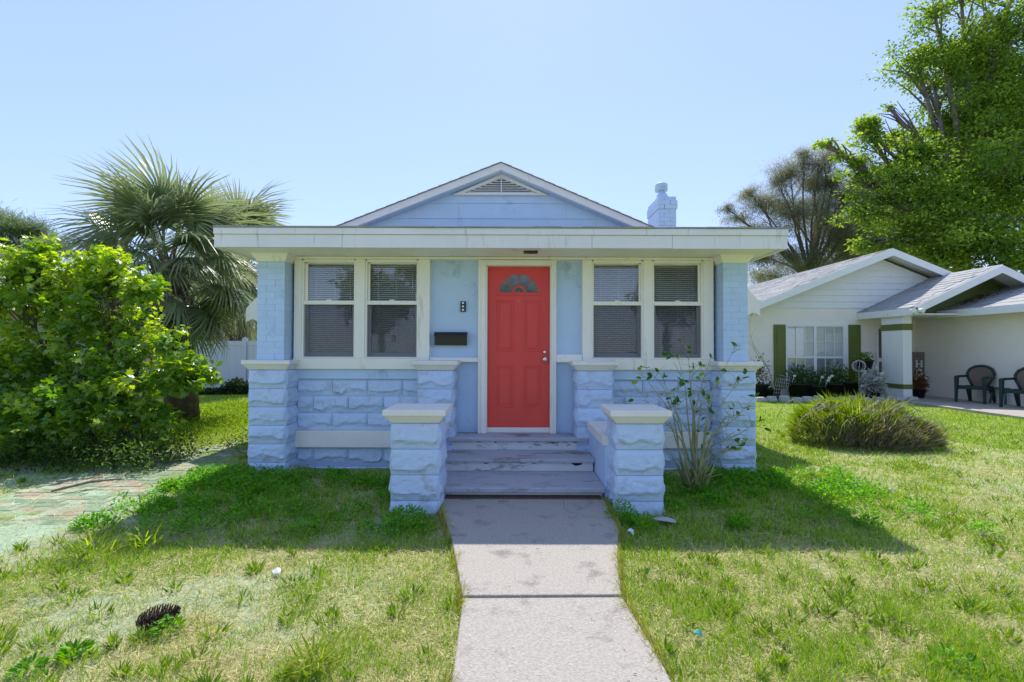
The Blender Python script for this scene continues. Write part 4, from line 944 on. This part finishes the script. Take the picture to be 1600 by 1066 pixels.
CL = [(1235, 270, 40, 32, 0), (1190, 315, 42, 28, 0), (1280, 255, 45, 35, 0), (1330, 300, 45, 50, 0), (1250, 335, 55, 40, 0), (1200, 365, 45, 28, 0), (1310, 370, 60, 40, 0), (1150, 340, 28, 16, 0), (1360, 350, 40, 45, 0), (1240, 400, 50, 30, 0), (1300, 290, 30, 40, 0), (1215, 285, 18, 14, 0), (1255, 240, 14, 14, 0), (1170, 300, 16, 12, 0), (1300, 240, 18, 14, 0), (1135, 325, 14, 8, 0), (1280, 310, 30, 30, 2), (1345, 255, 22, 22, 0), (1270, 420, 60, 20, 0), (1340, 400, 40, 30, 0), (1190, 400, 40, 26, 1), (1165, 360, 26, 18, 1), (1225, 320, 34, 26, 1), (1270, 285, 30, 26, 1), (1290, 340, 50, 40, 2), (1350, 320, 36, 40, 2), (1200, 430, 50, 22, 2), (1370, 290, 24, 28, 1)]
big_tree('wispy_pine', (17.5, 28, -.1), CL, 28, 'wispy grey-green needle tree between the blue roof and the tall tree', 120000, .27, (.13, .16, .10), (.34, .33, .20), 'blade', hang=.5, seed=8, shell=.1, tk=.45, sprd=.8)
CL = [(1310, 430, 40, 24, 0), (1350, 400, 60, 50, 0), (1400, 410, 50, 40, 0), (1390, 350, 50, 50, 0), (1430, 380, 60, 50, 0)]
big_tree('dark_tree', (22.5, 36, -.1), CL, 36, 'dark green tree filling in low behind the neighbour ridge', 22000, .34, (.035, .075, .015), (.11, .18, .035), seed=15)
CL = [(-10, 345, 45, 22, 0), (30, 360, 40, 20, 0), (60, 365, 22, 18, 0), (0, 385, 40, 14, 0), (95, 385, 30, 22, 0), (-60, 350, 50, 40, 0)]
big_tree('distant_pine', (-25.5, 26, -.1), CL, 26, 'flat-topped pine tree beyond the roof at the left edge', 22000, .34, (.08, .13, .06), (.17, .23, .10), 'blade', hang=-.1, seed=4, shell=.1, tk=.6)
# trees across the street, behind the viewer: the window panes mirror them
for k, (x, y, h) in enumerate(((-9, -22, 8), (1.5, -26, 6), (11, -23, 9))):
    random.seed(60+k); t0 = empty('street_tree', (x, y, -.05), ['street tree behind the viewer, mirrored in the left windows', 'street tree behind the viewer, mirrored in the door glass', 'street tree behind the viewer, mirrored in the right windows'][k], 'tree', 'trees across the street')
    m = MB(); m.tube([(x, y, -.05), (x, y, h*.5)], [.3, .2], 8); m.build('trunk', M['bark'], t0)
    cs = [(x+random.gauss(0, 1.6), y+random.gauss(0, 1), h*random.uniform(.45, .95), 1.9, 1.9, 1.5) for i in range(7)]
    p, d, i = clumps(cs, 3500, .3); leaves('crown', p, rdir(3500), rdir(3500), .5, .45, colmix(3500, (.04, .08, .02), (.12, .18, .04)), 'rhomb', M['leaf'], t0)

# bare leggy shrub by the right porch pier
def leggy():
    random.seed(21); b = gx(1083, 768); s0 = empty('leggy_shrub', b, 'sparse leggy green-stemmed shrub with few leaves by the right porch pier', 'shrub')
    m = MB(); tips = []; targets = [(990, 600), (1010, 575), (1035, 590), (1060, 560), (1085, 575), (1110, 560), (1150, 540), (1165, 585), (1180, 620), (1185, 660), (1140, 640), (1050, 610), (1120, 600), (1165, 690), (1020, 640), (1075, 545), (1140, 700), (1000, 580), (1100, 620), (1155, 650)]
    lp, ld = [], []
    for k, (px, py) in enumerate(targets):
        e = at(px, py, b.y+random.uniform(-.25, .3)); st = Vector(b)+Vector((random.gauss(0, .05), random.gauss(0, .05), -.02))
        mid = st.lerp(e, .5)+Vector(((e.x-st.x)*-.18+random.gauss(0, .025), random.gauss(0, .03), .10)); q2 = mid.lerp(e, .5)+Vector((random.gauss(0, .03), 0, random.gauss(0, .03)))
        m.tube([st, st.lerp(mid, .5), mid, q2, e], [.010, .009, .007, .004, .0015], 5)
        for j in range(random.randint(5, 9)):
            f = random.uniform(.1, 1); q = mid.lerp(e, f); d = Vector((random.gauss(0, 1), random.gauss(0, .8), random.uniform(-.1, 1))).normalized(); L_ = random.uniform(.06, .22); e2 = q+d*L_; m.tube([q, (q+e2)/2+Vector((0, 0, .01)), e2], [.0035, .0025, .0012], 4)
            if random.random() < .32:
                for _ in range(random.randint(1, 3)): lp.append(e2); ld.append(d+Vector((random.gauss(0, .6), random.gauss(0, .6), random.gauss(0, .5))))
        for _ in range(2): lp.append(e); ld.append(Vector((random.gauss(0, .7), random.gauss(0, .7), random.uniform(0, .8))))
    for k in range(34):
        a = random.uniform(0, 6.28); L_ = random.uniform(.25, .6); st = Vector(b)+Vector((random.gauss(0, .05), random.gauss(0, .05), -.02)); e = st+Vector((math.cos(a)*.22, math.sin(a)*.22, L_*.7)); m.tube([st, st.lerp(e, .5)+Vector((0, 0, .06)), e], [.006, .005, .002], 4)
    m.build('stems', M['twig'], s0)
    lp = np.array([tuple(v) for v in lp]); ld = np.array([tuple(v) for v in ld]); n = len(lp); nr = rdir(n)*.5+[0, -.4, .7]
    leaves('foliage', lp, ld, nr, rng.uniform(.05, .09, n), .065, colmix(n, (.06, .17, .02), (.30, .40, .03), .1, (rng.random(n) < .25)*.9), 'oval', M['leaf'], s0)
leggy()
# mounded shrub on the right lawn
def mound():
    random.seed(33); c = gx(1378, 700); c.y += .35; s0 = empty('mounded_shrub', c, 'low mounded green shrub with dead grey twigs on the right lawn', 'shrub')
    m = MB()
    for k in range(420):
        a = random.uniform(0, 6.28); rr = random.uniform(.6, 1.02); e = Vector(c)+Vector((math.cos(a)*1.0*rr, math.sin(a)*.62*rr, random.uniform(.04, .5)*(1.25-rr*.8))); st = Vector(c)+Vector((random.gauss(0, .25), random.gauss(0, .15), 0)); m.tube([st, st.lerp(e, .55)+Vector((0, 0, random.uniform(.1, .32))), e+Vector((random.gauss(0, .06), 0, 0))], [.009, .007, .003], 4)
    m.build('dead_stems', M['dead'], s0)
    n = 14000; a = rng.uniform(0, 6.283, n); u = rng.random(n)**.5; ph = rng.random(n)
    hx, hy = 1.0, .62; px = c.x+np.cos(a)*u*hx; py = c.y+np.sin(a)*u*hy; top = .60*np.sqrt(np.clip(1-u**2.2, 0.02, 1))*(.40+.75*vnoise(px, py, 3.2, 3)+.45*vnoise(px, py, 8, 13)); top *= (1.08-.35*(px-c.x)/hx*.6)
    pz = top*(1-.45*ph**2)
    gpatch = .6*vnoise(px, py, 2.4, 55)+.45*vnoise(px, py, 7, 5)+.25*(1-u)+.25*(pz/.6-.5); k = gpatch+.15*rng.normal(size=n) > .50
    dirv = np.stack([np.cos(a)*u*.9, np.sin(a)*u*.9, np.full(n, .75)], 1)+rdir(n)*.45
    cols = np.where(k[:, None], colmix(n, (.10, .19, .025), (.27, .36, .055)), colmix(n, (.13, .12, .06), (.27, .25, .14)))
    leaves('foliage', np.stack([px, py, pz-.05], 1), dirv, rdir(n), rng.uniform(.06, .15, n)*np.where(rng.random(n) < .12, 1.9, 1), rng.uniform(.008, .016, n), cols, 'blade', M['leaf'], s0)
    m = MB()
    for k in range(60):
        p0 = Vector(c)+Vector((random.uniform(-.9, .5), random.uniform(-.5, .1), random.uniform(.25, .55))); d = random.choice((-1, 1)); L_ = random.uniform(.25, .6)
        m.tube([p0, p0+Vector((d*L_*.4, -.06, .12)), p0+Vector((d*L_*.8, -.12, .05)), p0+Vector((d*L_, -.15, -.12))], [.006, .005, .004, .002], 4)
    m.build('dead_runner', M['dead'], s0)
mound()

# ================================================================== FENCE, LEFT HOUSE
fn = empty('vinyl_fence', (-9.8, 15.2, 0), 'white vinyl panel fence behind the palms at the left of the blue house', 'fence')
fx0, fx1, fy = X(150, 15.2), X(420, 15.2), 15.2; ft = 1.60; x = fx0
xs_ = list(np.arange(fx0, fx1+.1, 1.83)); xs_ = [X(383, fy)-1.83*k for k in range(-1, 4)]
for x in xs_:
    m = MB(); m.box(x-.065, x+.065, fy-.065, fy+.065, -.1, ft+.05); m.frus((x, fy), (.075, .075), (.01, .01), ft+.05, ft+.11); m.build('post', M['vinyl'], fn, .004)
    m = MB(); m.box(x+.066, x+1.83-.066, fy-.03, fy+.03, ft-.16, ft-.02); m.build('rail', M['vinyl'], fn, .004); m = MB(); m.box(x+.066, x+1.83-.066, fy-.03, fy+.03, 0, .14); m.build('rail', M['vinyl'], fn, .004)
    for j in range(8):
        a = x+.067+j*.212; m = MB(); m.box(a, a+.21, fy-.012, fy+.012, .13, ft-.15); m.build('plank', M['vinyl'], fn, .003)
lh = empty('yellow_house', (-15, 20, 0), 'pale yellow house with a pinkish roof behind the fence on the left', 'house')
hx1 = X(352, 20)
m = MB(); m.box(-24, hx1, 20, 30, -.1, 2.3); m.build('wall', M['yellow'], lh)
m = MB(); ze = Z(516, 19.6); m.prism([(hx1+.5, 19.5, ze), (hx1+.5, 19.5, ze+.12), (-20.5, 19.5, ze+.12), (-20.5, 19.5, ze)], (0, .05, 0)); m.build('eave_fascia', M['nwhite'], lh)
zr_ = 4.65; m = MB(); m.add([(hx1+.5, 19.5, ze+.1), (-24, 19.5, ze+.1), (-24, 25, zr_), (-17, 25, zr_), (hx1+.5, 30.5, ze+.1), (-24, 30.5, ze+.1), (hx1+.5, 19.5, ze), (-24, 19.5, ze)], [(1, 0, 3, 2), (0, 4, 3), (4, 5, 2, 3), (6, 0, 1, 7)]); m.build('roof', M['tile'], lh)
wa, wb = X(316, 19.95), X(334, 19.95); m = MB(); m.box(wa, wb, 19.93, 19.99, 1.4, 2.0); wnd = m.build('window', M['nwhite'], lh)
m = MB(); m.box(wa+.06, wb-.06, 19.915, 19.929, 1.46, 1.94); m.build('pane', M['nglass'], wnd)
m = MB(); m.box(wa+.06, wb-.06, 19.93-.0005, 19.93, 1.46, 1.94); m.build('backing', M['dark'], wnd)
# roof at the far left edge
fr_ = empty('pink_roofed_house', (-20, 15, 0), 'house with a dusty pink roof rising above the bush at the left edge', 'house')
p1 = at(-40, 392, 15); p2 = at(30, 405, 15)
m = MB(); m.add([(p1.x-4, 15, p1.z), (p1.x, 15, p1.z), (p2.x+.3, 14.6, p2.z-.3), (p2.x+2.2, 12.5, 2.35), (p1.x-4, 12.5, 2.35), (p2.x+2.2, 19, 2.35), (p1.x, 17, p1.z), (p1.x-4, 19, 2.35)], [(4, 3, 2, 1, 0), (3, 5, 6, 1, 2), (0, 1, 6, 7)]); m.build('roof', M['tile'], fr_)
m = MB(); m.box(p1.x-4, p2.x+1.7, 12.9, 18.6, -.1, 2.4); m.build('wall', M['yellow'], fr_)
# ivy at the fence foot
n = 2600; x = rng.uniform(X(300, 14.6), X(400, 14.6), n); h = .42*vnoise(x, x*0, 2.2, 3)+.05; z = rng.random(n)*h; y = 14.7-.5*rng.random(n)
leaves('fence_creeper', np.stack([x, y, z], 1), rdir(n), rdir(n)*.6+[0, -.3, .7], rng.uniform(.06, .11, n), .08, colmix(n, (.025, .06, .012), (.08, .13, .03)), 'oval', M['leaf'], label='dark creeper growing along the foot of the white fence', cat='creeper', kind='stuff')

# ================================================================== NEIGHBOUR POTS AND YARD THINGS
def potted(px, py, Y, r, h, fol, fr, label, cols, n=350, shape='oval', ls=.09, potmat='pot'):
    c = at(px, py, Y); z0 = max(0, c.z) if py < 600 else 0.0
    e = empty('potted_plant', (c.x, Y, z0), label, 'potted plant', 'potted plants under the neighbour window')
    MB().lathe((c.x, Y, z0), [(r*.75, 0), (r, h), (r*1.08, h), (r*1.08, h+.03), (r*.9, h+.03), (r*.85, h-.02)], 14).build('pot', M[potmat], e)
    p, d, i = clumps([(c.x, Y, z0+h+fr*.55, fol, fol*.7, fr)], n, .1); p[:, 2] = np.maximum(p[:, 2], z0+h*.6)
    leaves('foliage', p, d+rdir(n)*.6, rdir(n)*.6+[0, -.2, .7], rng.uniform(.6, 1.2, n)*ls, ls*.7, colmix(n, *cols), shape, M['leaf'], e)
    return e
GR = ((.03, .08, .015), (.11, .20, .035)); SV = ((.30, .32, .30), (.55, .56, .54)); YG = ((.08, .15, .02), (.22, .30, .05))
potted(1188, 612, 13.6, .22, .35, .32, .55, 'dry brownish potted plant nearest the blue house corner', ((.10, .08, .05), (.22, .18, .10)), 300)
potted(1208, 615, 13.4, .2, .25, .16, .12, 'small low black pot beneath the bare branching shrub', GR, 80)
potted(1248, 612, 13.9, .3, .35, .45, .40, 'bushy dark green potted plant under the left window half', GR, 500)
potted(1275, 614, 13.8, .25, .3, .36, .36, 'dark leafy potted plant below the window centre bar', GR, 400)
potted(1303, 613, 13.9, .28, .35, .42, .42, 'dense green potted plant under the right window half', GR, 450)
potted(1328, 612, 13.8, .24, .4, .36, .38, 'yellow-green potted plant before the right shutter', YG, 380)
potted(1364, 617, 12.9, .17, .25, .22, .34, 'silvery white-leaved potted plant beside the entry pillar', SV, 420, 'blade', .2)
potted(1436, 620, 13.4, .15, .25, .22, .34, 'potted plant with orange flowers in front of the porch board', ((.07, .12, .03), (.40, .10, .04)), 420, 'oval', .09)
e = potted(1349, 578, 13.6, .24, .24, .26, .16, 'black raised planter with fern-like green plant by the right shutter', YG, 260)
for sx in (-.12, .12): m = MB(); b = WL[e]; m.tube([(b.x+sx, b.y, 0), (b.x+sx, b.y, b.z)], .012, 6); m.build('stand_leg', M['black'], e)
# white flowers
for k, (px, py) in enumerate(((1241, 587), (1284, 589), (1295, 590), (1299, 587), (1293, 594))):
    c = at(px, py, 13.45); q = MB()
    for j in range(6): a = j*1.047; q.add([(c.x, c.y, c.z), (c.x+.035*math.cos(a-.4), c.y-.02, c.z+.03*math.sin(a-.4)), (c.x+.06*math.cos(a), c.y-.03, c.z+.045*math.sin(a)), (c.x+.035*math.cos(a+.4), c.y-.02, c.z+.03*math.sin(a+.4))], [(0, 1, 2, 3)])
    q.tube([(c.x, c.y, c.z), (c.x, c.y+.1, c.z-.2)], .008, 4); tag(q.build('white_flower', M['wire']), ['lone white bloom under the left half of the neighbour window', 'leftmost white bloom of the cluster right of the window bar', 'middle white bloom of the cluster right of the window bar', 'rightmost and highest white bloom of the window cluster', 'lowest white bloom of the cluster right of the window bar'][k], 'flower', 'white blooms under the neighbour window')
# bare branching shrub
random.seed(12); c = at(1210, 612, 13.3); q = MB(); tips = []
branchy(q, (c.x, c.y, .1), (0, 0, 1), .75, .03, 4, tips, .42, .35, (2, 2), 3, .1, 5)
s0 = empty('bare_shrub', (c.x, c.y, 0), 'leafless grey branching shrub in front of the left green shutter', 'shrub'); q.build('branches', M['dead'], s0)
# wire lattice cage
c = at(1224, 600, 13.1); q = MB(); s0 = empty('wire_trellis', (c.x, 13.1, 0), 'white wire lattice trellis leaning by the window plants', 'trellis')
for k in range(7): q.tube([(c.x-.28+k*.06, 13.1, .05), (c.x-.16+k*.06, 13.15, .58)], .005, 4); q.tube([(c.x-.3+k*.03, 13.1, .08+k*.1), (c.x+.06+k*.03, 13.12, .10+k*.08)], .006, 4)
q.build('lattice', M['stone'], s0)
# wire ball / fan ornament
c = at(1342, 572, 13.4); q = MB()
for k in range(6):
    a = k*math.pi/6; q.tube([(c.x+.16*math.cos(t)*math.cos(a), c.y+.16*math.cos(t)*math.sin(a), c.z+.16*math.sin(t)) for t in np.linspace(0, 2*math.pi, 17)], .004, 4, False)
q.tube([(c.x, c.y, 0), (c.x, c.y, c.z-.16)], .006, 5); tag(q.build('wire_globe', M['wire']), 'round white wire globe ornament beside the raised planter', 'ornament')
# stone edging of the neighbour bed: each stone on its own
edg = []
for k in range(14):
    x = 6.6+k*.31; y = 12.75+.05*math.sin(k*1.7)
    q = MB(); q.frus((x, y), (.14, .09), (.11, .06), -.03, .10+.02*(k % 3)); o = q.build('edging_stone', M['stone'], None, .03); tag(o, 'pale low edging stone in the row before the neighbour flower bed', 'stone', 'edging stones of the neighbour bed'); o.rotation_euler = (0, 0, random.uniform(-.15, .15))
# garden hose
q = MB(); pts = []
b0 = gx(1390, 628)
for t in np.linspace(0, 1, 40): pts.append((b0.x+t*1.5, b0.y+.25*math.sin(t*7)-.2*t, .025))
q.tube(pts, .016, 6); tag(q.build('garden_hose', M['hose']), 'green garden hose lying along the edge of the neighbour patio', 'hose')

# ================================================================== LAWN COVER (grass, straw, weeds)
def scatter(n, y0, y1, pw=1.4):
    u = rng.random(n); y = (y0**(1-pw)+(y1**(1-pw)-y0**(1-pw))*u)**(1/(1-pw)); x = rng.uniform(-1, 1, n)*(y*1.09+.4)
    return x, y
def keep(x, y, drive=True):
    k = ~in_walk(x, y) & ~in_house(x, y) & ~((np.abs(x+.81) < .22) & (y > 4.02)) & ~((np.abs(x-1.07) < .2) & (y > 4.02)) & ~((x > -1.05) & (x < 1.2) & (y > 4.35)) & ~((x > 10.2) & (y > 9.4)) & ~(y > 14.3)
    return k & ~in_drive(x, y) if drive else k
# fallen straw and pine needles
x, y = scatter(340000, 1.45, 9, 1.7); k = keep(x, y, False) & (~in_drive(x, y) | (rng.random(len(x)) < .3)) & (rng.random(len(x)) < (1-.62*sandm(x, y))*np.where(x > .5, .85, 1.)*(.45+.75*fbm(x, y, 2.2, 33))); x, y = x[k], y[k]; n = len(x)
d = rdir(n); d[:, 2] = np.abs(d[:, 2])*.22; s = np.clip(y/3, .8, 2.0)
leaves('straw_litter', np.stack([x, y, zg(x, y)+.004+.012*rng.random(n)], 1), d, np.tile([0, 0, 1.], (n, 1))+rdir(n)*.3, rng.uniform(.03, .085, n)*s**.3, rng.uniform(.0018, .0036, n)*s, colmix(n, (.36, .32, .11), (.68, .62, .32), .15), 'tri', M['straw'], label='tan pine straw and dry clippings strewn over the lawn', cat='straw', kind='stuff')
# green grass
x, y = scatter(420000, 1.45, 14.2, 1.45); k = keep(x, y) & (rng.random(len(x)) < np.clip(greenm(x, y)*(1-.75*sandm(x, y))*(.2+1.1*sstep(.30, .60, fbm(x, y, 5.5, 81))), .02, 1)); x, y = x[k], y[k]; n = len(x)
d = rdir(n)*.55; d[:, 2] = np.abs(d[:, 2])+.55; s = np.clip(y/3, .8, 2.6); h = rng.uniform(.018, .055, n)*(.7+.7*fbm(x, y, 3, 7))
leaves('grass', np.stack([x, y, zg(x, y)-.002], 1), d, rdir(n), h*1.25, rng.uniform(.0035, .006, n)*s, colmix(n, (.11, .30, .015), (.38, .53, .06), .16), 'blade', M['grass'], label='short uneven green grass growing through the dry lawn', cat='grass', kind='stuff')
# grass creeping over the walkway edges
n = 5200; y = rng.uniform(1.5, 4.3, n); sd_ = rng.random(n) < .5
ex = np.where(sd_, np.interp(y, [-2, 2.04, 2.62, 3.4, 4.1, 4.42], [-.25, -.24, -.26, -.42, -.60, -.68]), np.interp(y, [-2, 2.04, 2.62, 3.1, 3.6, 4.42], [.63, .645, .60, .68, .80, .83]))
k = rng.random(n) < sstep(.35, .6, fbm(y, y*0+sd_*7, 3.5, 2)); y, ex, sd_ = y[k], ex[k], sd_[k]; n = len(y); sg_ = np.where(sd_, 1., -1.)
pos = np.stack([ex-sg_*rng.uniform(.002, .035, n), y, np.full(n, -.01)], 1); d = rdir(n)*.5; d[:, 0] += sg_*.45; d[:, 2] = np.abs(d[:, 2])+.5
leaves('edge_grass', pos, d, rdir(n), rng.uniform(.04, .10, n), rng.uniform(.003, .006, n), colmix(n, (.20, .27, .03), (.52, .48, .16), .15), 'blade', M['grass'], label='grass blades leaning over the edges of the concrete walkway', cat='grass', kind='stuff')
# weed tufts: leafy rosettes
def weeds(cx, cy, cr, cn, hgt, ls=.028, cols=((.05, .17, .012), (.15, .33, .03))):
    P_, D_ = [], []
    for a, b_, r_, k in zip(cx, cy, cr, cn):
        u = rng.random(k)**.6; t_ = rng.uniform(0, 6.283, k); P_.append(np.stack([a+np.cos(t_)*u*r_, b_+np.sin(t_)*u*r_*.9, hgt*(1-u**2*.75)*rng.random(k)**.7], 1)); D_.append(np.stack([np.cos(t_)*.6, np.sin(t_)*.6, rng.uniform(-.1, .8, k)], 1))
    P_ = np.concatenate(P_); D_ = np.concatenate(D_); n = len(P_)
    return P_, D_, n
nw_ = 620; cx = rng.uniform(-3.4, 3.6, nw_); cy = rng.uniform(3.55, 5.3, nw_); cy = np.where(rng.random(nw_) < .5, 5.25-np.abs(rng.normal(0, .45, nw_)), cy)
k = keep(cx, cy) & (rng.random(nw_) < .25+.9*sstep(.38, .62, fbm(cx, cy, 1.5, 23))); cx, cy = cx[k], cy[k]
P_, D_, n = weeds(cx, cy, rng.uniform(.06, .19, len(cx)), rng.integers(60, 170, len(cx)), .11)
kk = keep(P_[:, 0], P_[:, 1]); P_, D_ = P_[kk], D_[kk]; n = len(P_); P_[:, 2] += zg(P_[:, 0], P_[:, 1])
leaves('clover_patch', P_, D_+rdir(n)*.4, rdir(n)*.5+[0, 0, 1.], rng.uniform(.02, .042, n), .026, colmix(n, (.06, .24, .015), (.20, .46, .04)), 'oval', M['leaf'], label='soft green clover and weeds growing in the shade before the porch', cat='weeds', kind='stuff')
nw_ = 420; cx, cy = scatter(nw_, 1.6, 8, 1.3); k = keep(cx, cy); cx, cy = cx[k], cy[k]
P_, D_, n = weeds(cx, cy, rng.uniform(.02, .07, len(cx)), rng.integers(12, 45, len(cx)), .05)
kk = keep(P_[:, 0], P_[:, 1]); P_, D_ = P_[kk], D_[kk]; n = len(P_); P_[:, 2] += zg(P_[:, 0], P_[:, 1])
leaves('lawn_weeds', P_, D_+[0, 0, .5], rdir(n), rng.uniform(.025, .06, n), rng.uniform(.006, .014, n), colmix(n, (.09, .21, .015), (.28, .40, .05)), 'blade', M['grass'], label='small bright green weed tufts dotted over the dry lawn', cat='weeds', kind='stuff')
# taller weeds between bush and house on the left
x = rng.uniform(-7, -2.7, 16000); y = rng.uniform(5.3, 12, 16000); k = keep(x, y, False) & (y > 5.9+.55*(-x-3.0)*(x > -4.8)) ; x, y = x[k], y[k]; n = len(x)
leaves('tall_weeds', np.stack([x, y, zg(x, y)+.12*rng.random(n)], 1), rdir(n)*.7+[0, 0, .5], rdir(n), rng.uniform(.04, .09, n), .02, colmix(n, (.11, .23, .015), (.30, .42, .04)), 'oval', M['leaf'], label='sunlit leafy weeds between the left bush and the blue house', cat='weeds', kind='stuff')
# single weed clumps that stand out
def clump(px, py, r, k, h, label, cols=((.07, .24, .015), (.22, .45, .04)), shape='oval', ls=(.022, .038), lw=.022):
    g = gx(px, py); P_, D_, n = weeds([g.x], [g.y], [r], [k], h); P_[:, 2] -= .005
    e = leaves('weed_clump', P_, D_+rdir(n)*.35, rdir(n)*.5+[0, -.2, 1.], rng.uniform(*ls, n), lw, colmix(n, *cols), shape, M['leaf'], label=label, cat='weed', group='weed clumps on the lawn'); return e
clump(972, 812, .13, 260, .16, 'dark green parsley-like weed clump at the foot of the right porch pier')
clump(634, 816, .19, 460, .12, 'wide bright green weed clump at the foot of the left porch pier')
clump(1315, 815, .09, 120, .10, 'green weed clump near the tip of the house shadow on the right lawn')
clump(262, 985, .06, 90, .07, 'leafy green weed growing beside the pine cone')
clump(45, 1046, .055, 110, .03, 'flat green rosette weed in the bottom left corner of the lawn')
clump(115, 1022, .05, 100, .03, 'green rosette weed between the corner rosette and the pine cone', ls=(.03, .05))
clump(145, 868, .14, 160, .11, 'grassy green tuft at the left tip of the house shadow', ((.14, .26, .02), (.32, .42, .05)), 'blade', (.08, .14), .009)
clump(225, 855, .1, 110, .10, 'grassy green tuft on the shadow edge right of the shadow tip', ((.14, .26, .02), (.32, .42, .05)), 'blade', (.07, .12), .009)
clump(490, 1045, .08, 110, .10, 'yellow-green grass tuft at the bottom edge left of the walkway', ((.16, .26, .02), (.36, .42, .05)), 'blade', (.06, .11), .008)
clump(1490, 1035, .09, 90, .04, 'broad-leaved green weed near the bottom right corner of the lawn', ls=(.025, .045), lw=.022)
# pine cone
g = gx(245, 975); pc = empty('pine_cone', (g.x, g.y, 0), 'dark brown open pine cone lying on the dry lawn at lower left', 'pine cone'); ax = Vector((.75, .45, .10)).normalized()
q = MB(); L_ = .165; st = Vector((g.x, g.y, .035))-ax*L_/2; q.tube([st+ax*L_*t for t in (0, .3, .7, 1)], [.012, .02, .016, .005], 8); q.build('core', M['cone'], pc)
for i in range(110):
    t_ = i/110; a = i*2.399; u = ax.orthogonal().normalized(); v = ax.cross(u); o = u*math.cos(a)+v*math.sin(a); rr = .05*math.sin(math.pi*(.18+.77*t_))**.8; c = st+ax*L_*t_; tip = c+o*rr+ax*.012; s = o.cross(ax)*.011
    if i == 0: sq = MB()
    sq.add([c+s*.5, c-s*.5, tip-s, tip+s, tip+o*.006+ax*.008], [(0, 1, 2, 3), (3, 2, 4), (0, 3, 4), (1, 4, 2)])
o = sq.build('scales', M['cone'], pc, kind='stuff')
# scraps and bits
def scrap(name, px, py, s, mt, label, cat, h=.02):
    g = gx(px, py); q = MB(); pts = [(g.x+math.cos(a)*s*random.uniform(.6, 1), g.y+math.sin(a)*s*random.uniform(.5, .9), .012+random.random()*h) for a in np.linspace(0, 5.5, 7)]
    q.add(pts+[(g.x, g.y, .02+h)]+[(p[0], p[1], p[2]-.004) for p in pts], [(i, (i+1) % 7, 7) for i in range(7)]+[(i+8, i, (i+1) % 7, (i+1) % 7+8)[::-1] for i in range(7)]); return tag(q.build(name, mt), label, cat)
blu = mat('pale_blue_paper', (.55, .68, .75), .7); tea = mat('teal_wrapper', (.10, .45, .38), .4)
scrap('paper_scrap', 985, 838, .035, blu, 'crumpled pale blue paper scrap beside the walkway near the right pier', 'litter', .04)
scrap('paper_scrap', 1393, 768, .03, M['wire'], 'small white paper scrap on the sunny right lawn', 'litter')
scrap('wrapper', 1091, 999, .028, tea, 'tiny teal wrapper in the grass right of the walkway', 'litter', .03)
scrap('flat_stone', 1040, 816, .10, M['stone'], 'flat pale stone at the foot of the right porch pier', 'stone', .02)
scrap('white_stone', 432, 897, .04, M['wire'], 'flat white stone on the dry lawn left of the walkway', 'stone', .015)
# dry stick over the pavers
a, b_ = gx(80, 773), gx(190, 752); q = MB(); q.tube([(a.x, a.y, .03), ((a.x+b_.x)/2, (a.y+b_.y)/2+.03, .05), (b_.x, b_.y, .025)], [.008, .014, .006], 6); tag(q.build('stick', M['bark']), 'dark fallen stick lying across the paver strip', 'stick')
n = 34; px = rng.uniform(-.55, .75, n); py = rng.uniform(1.9, 4.25, n); k = in_walk(px, py); n = k.sum(); d = rdir(n); d[:, 2] = 0
leaves('walk_debris', np.stack([px[k], py[k], np.full(n, .0295)], 1), d, np.tile([0, 0, 1.], (n, 1)), rng.uniform(.008, .02, n), .009, colmix(n, (.09, .06, .04), (.25, .18, .1)), 'rhomb', M['straw'], wk, kind='stuff')
# soil line under the bottom step
m = MB(); m.box(-.66, .80, 4.27, 4.40, .02, .034); m.build('soil_line', mat('dark_soil', (.15, .105, .07), .95, .4, 30, .8, 60), wk)
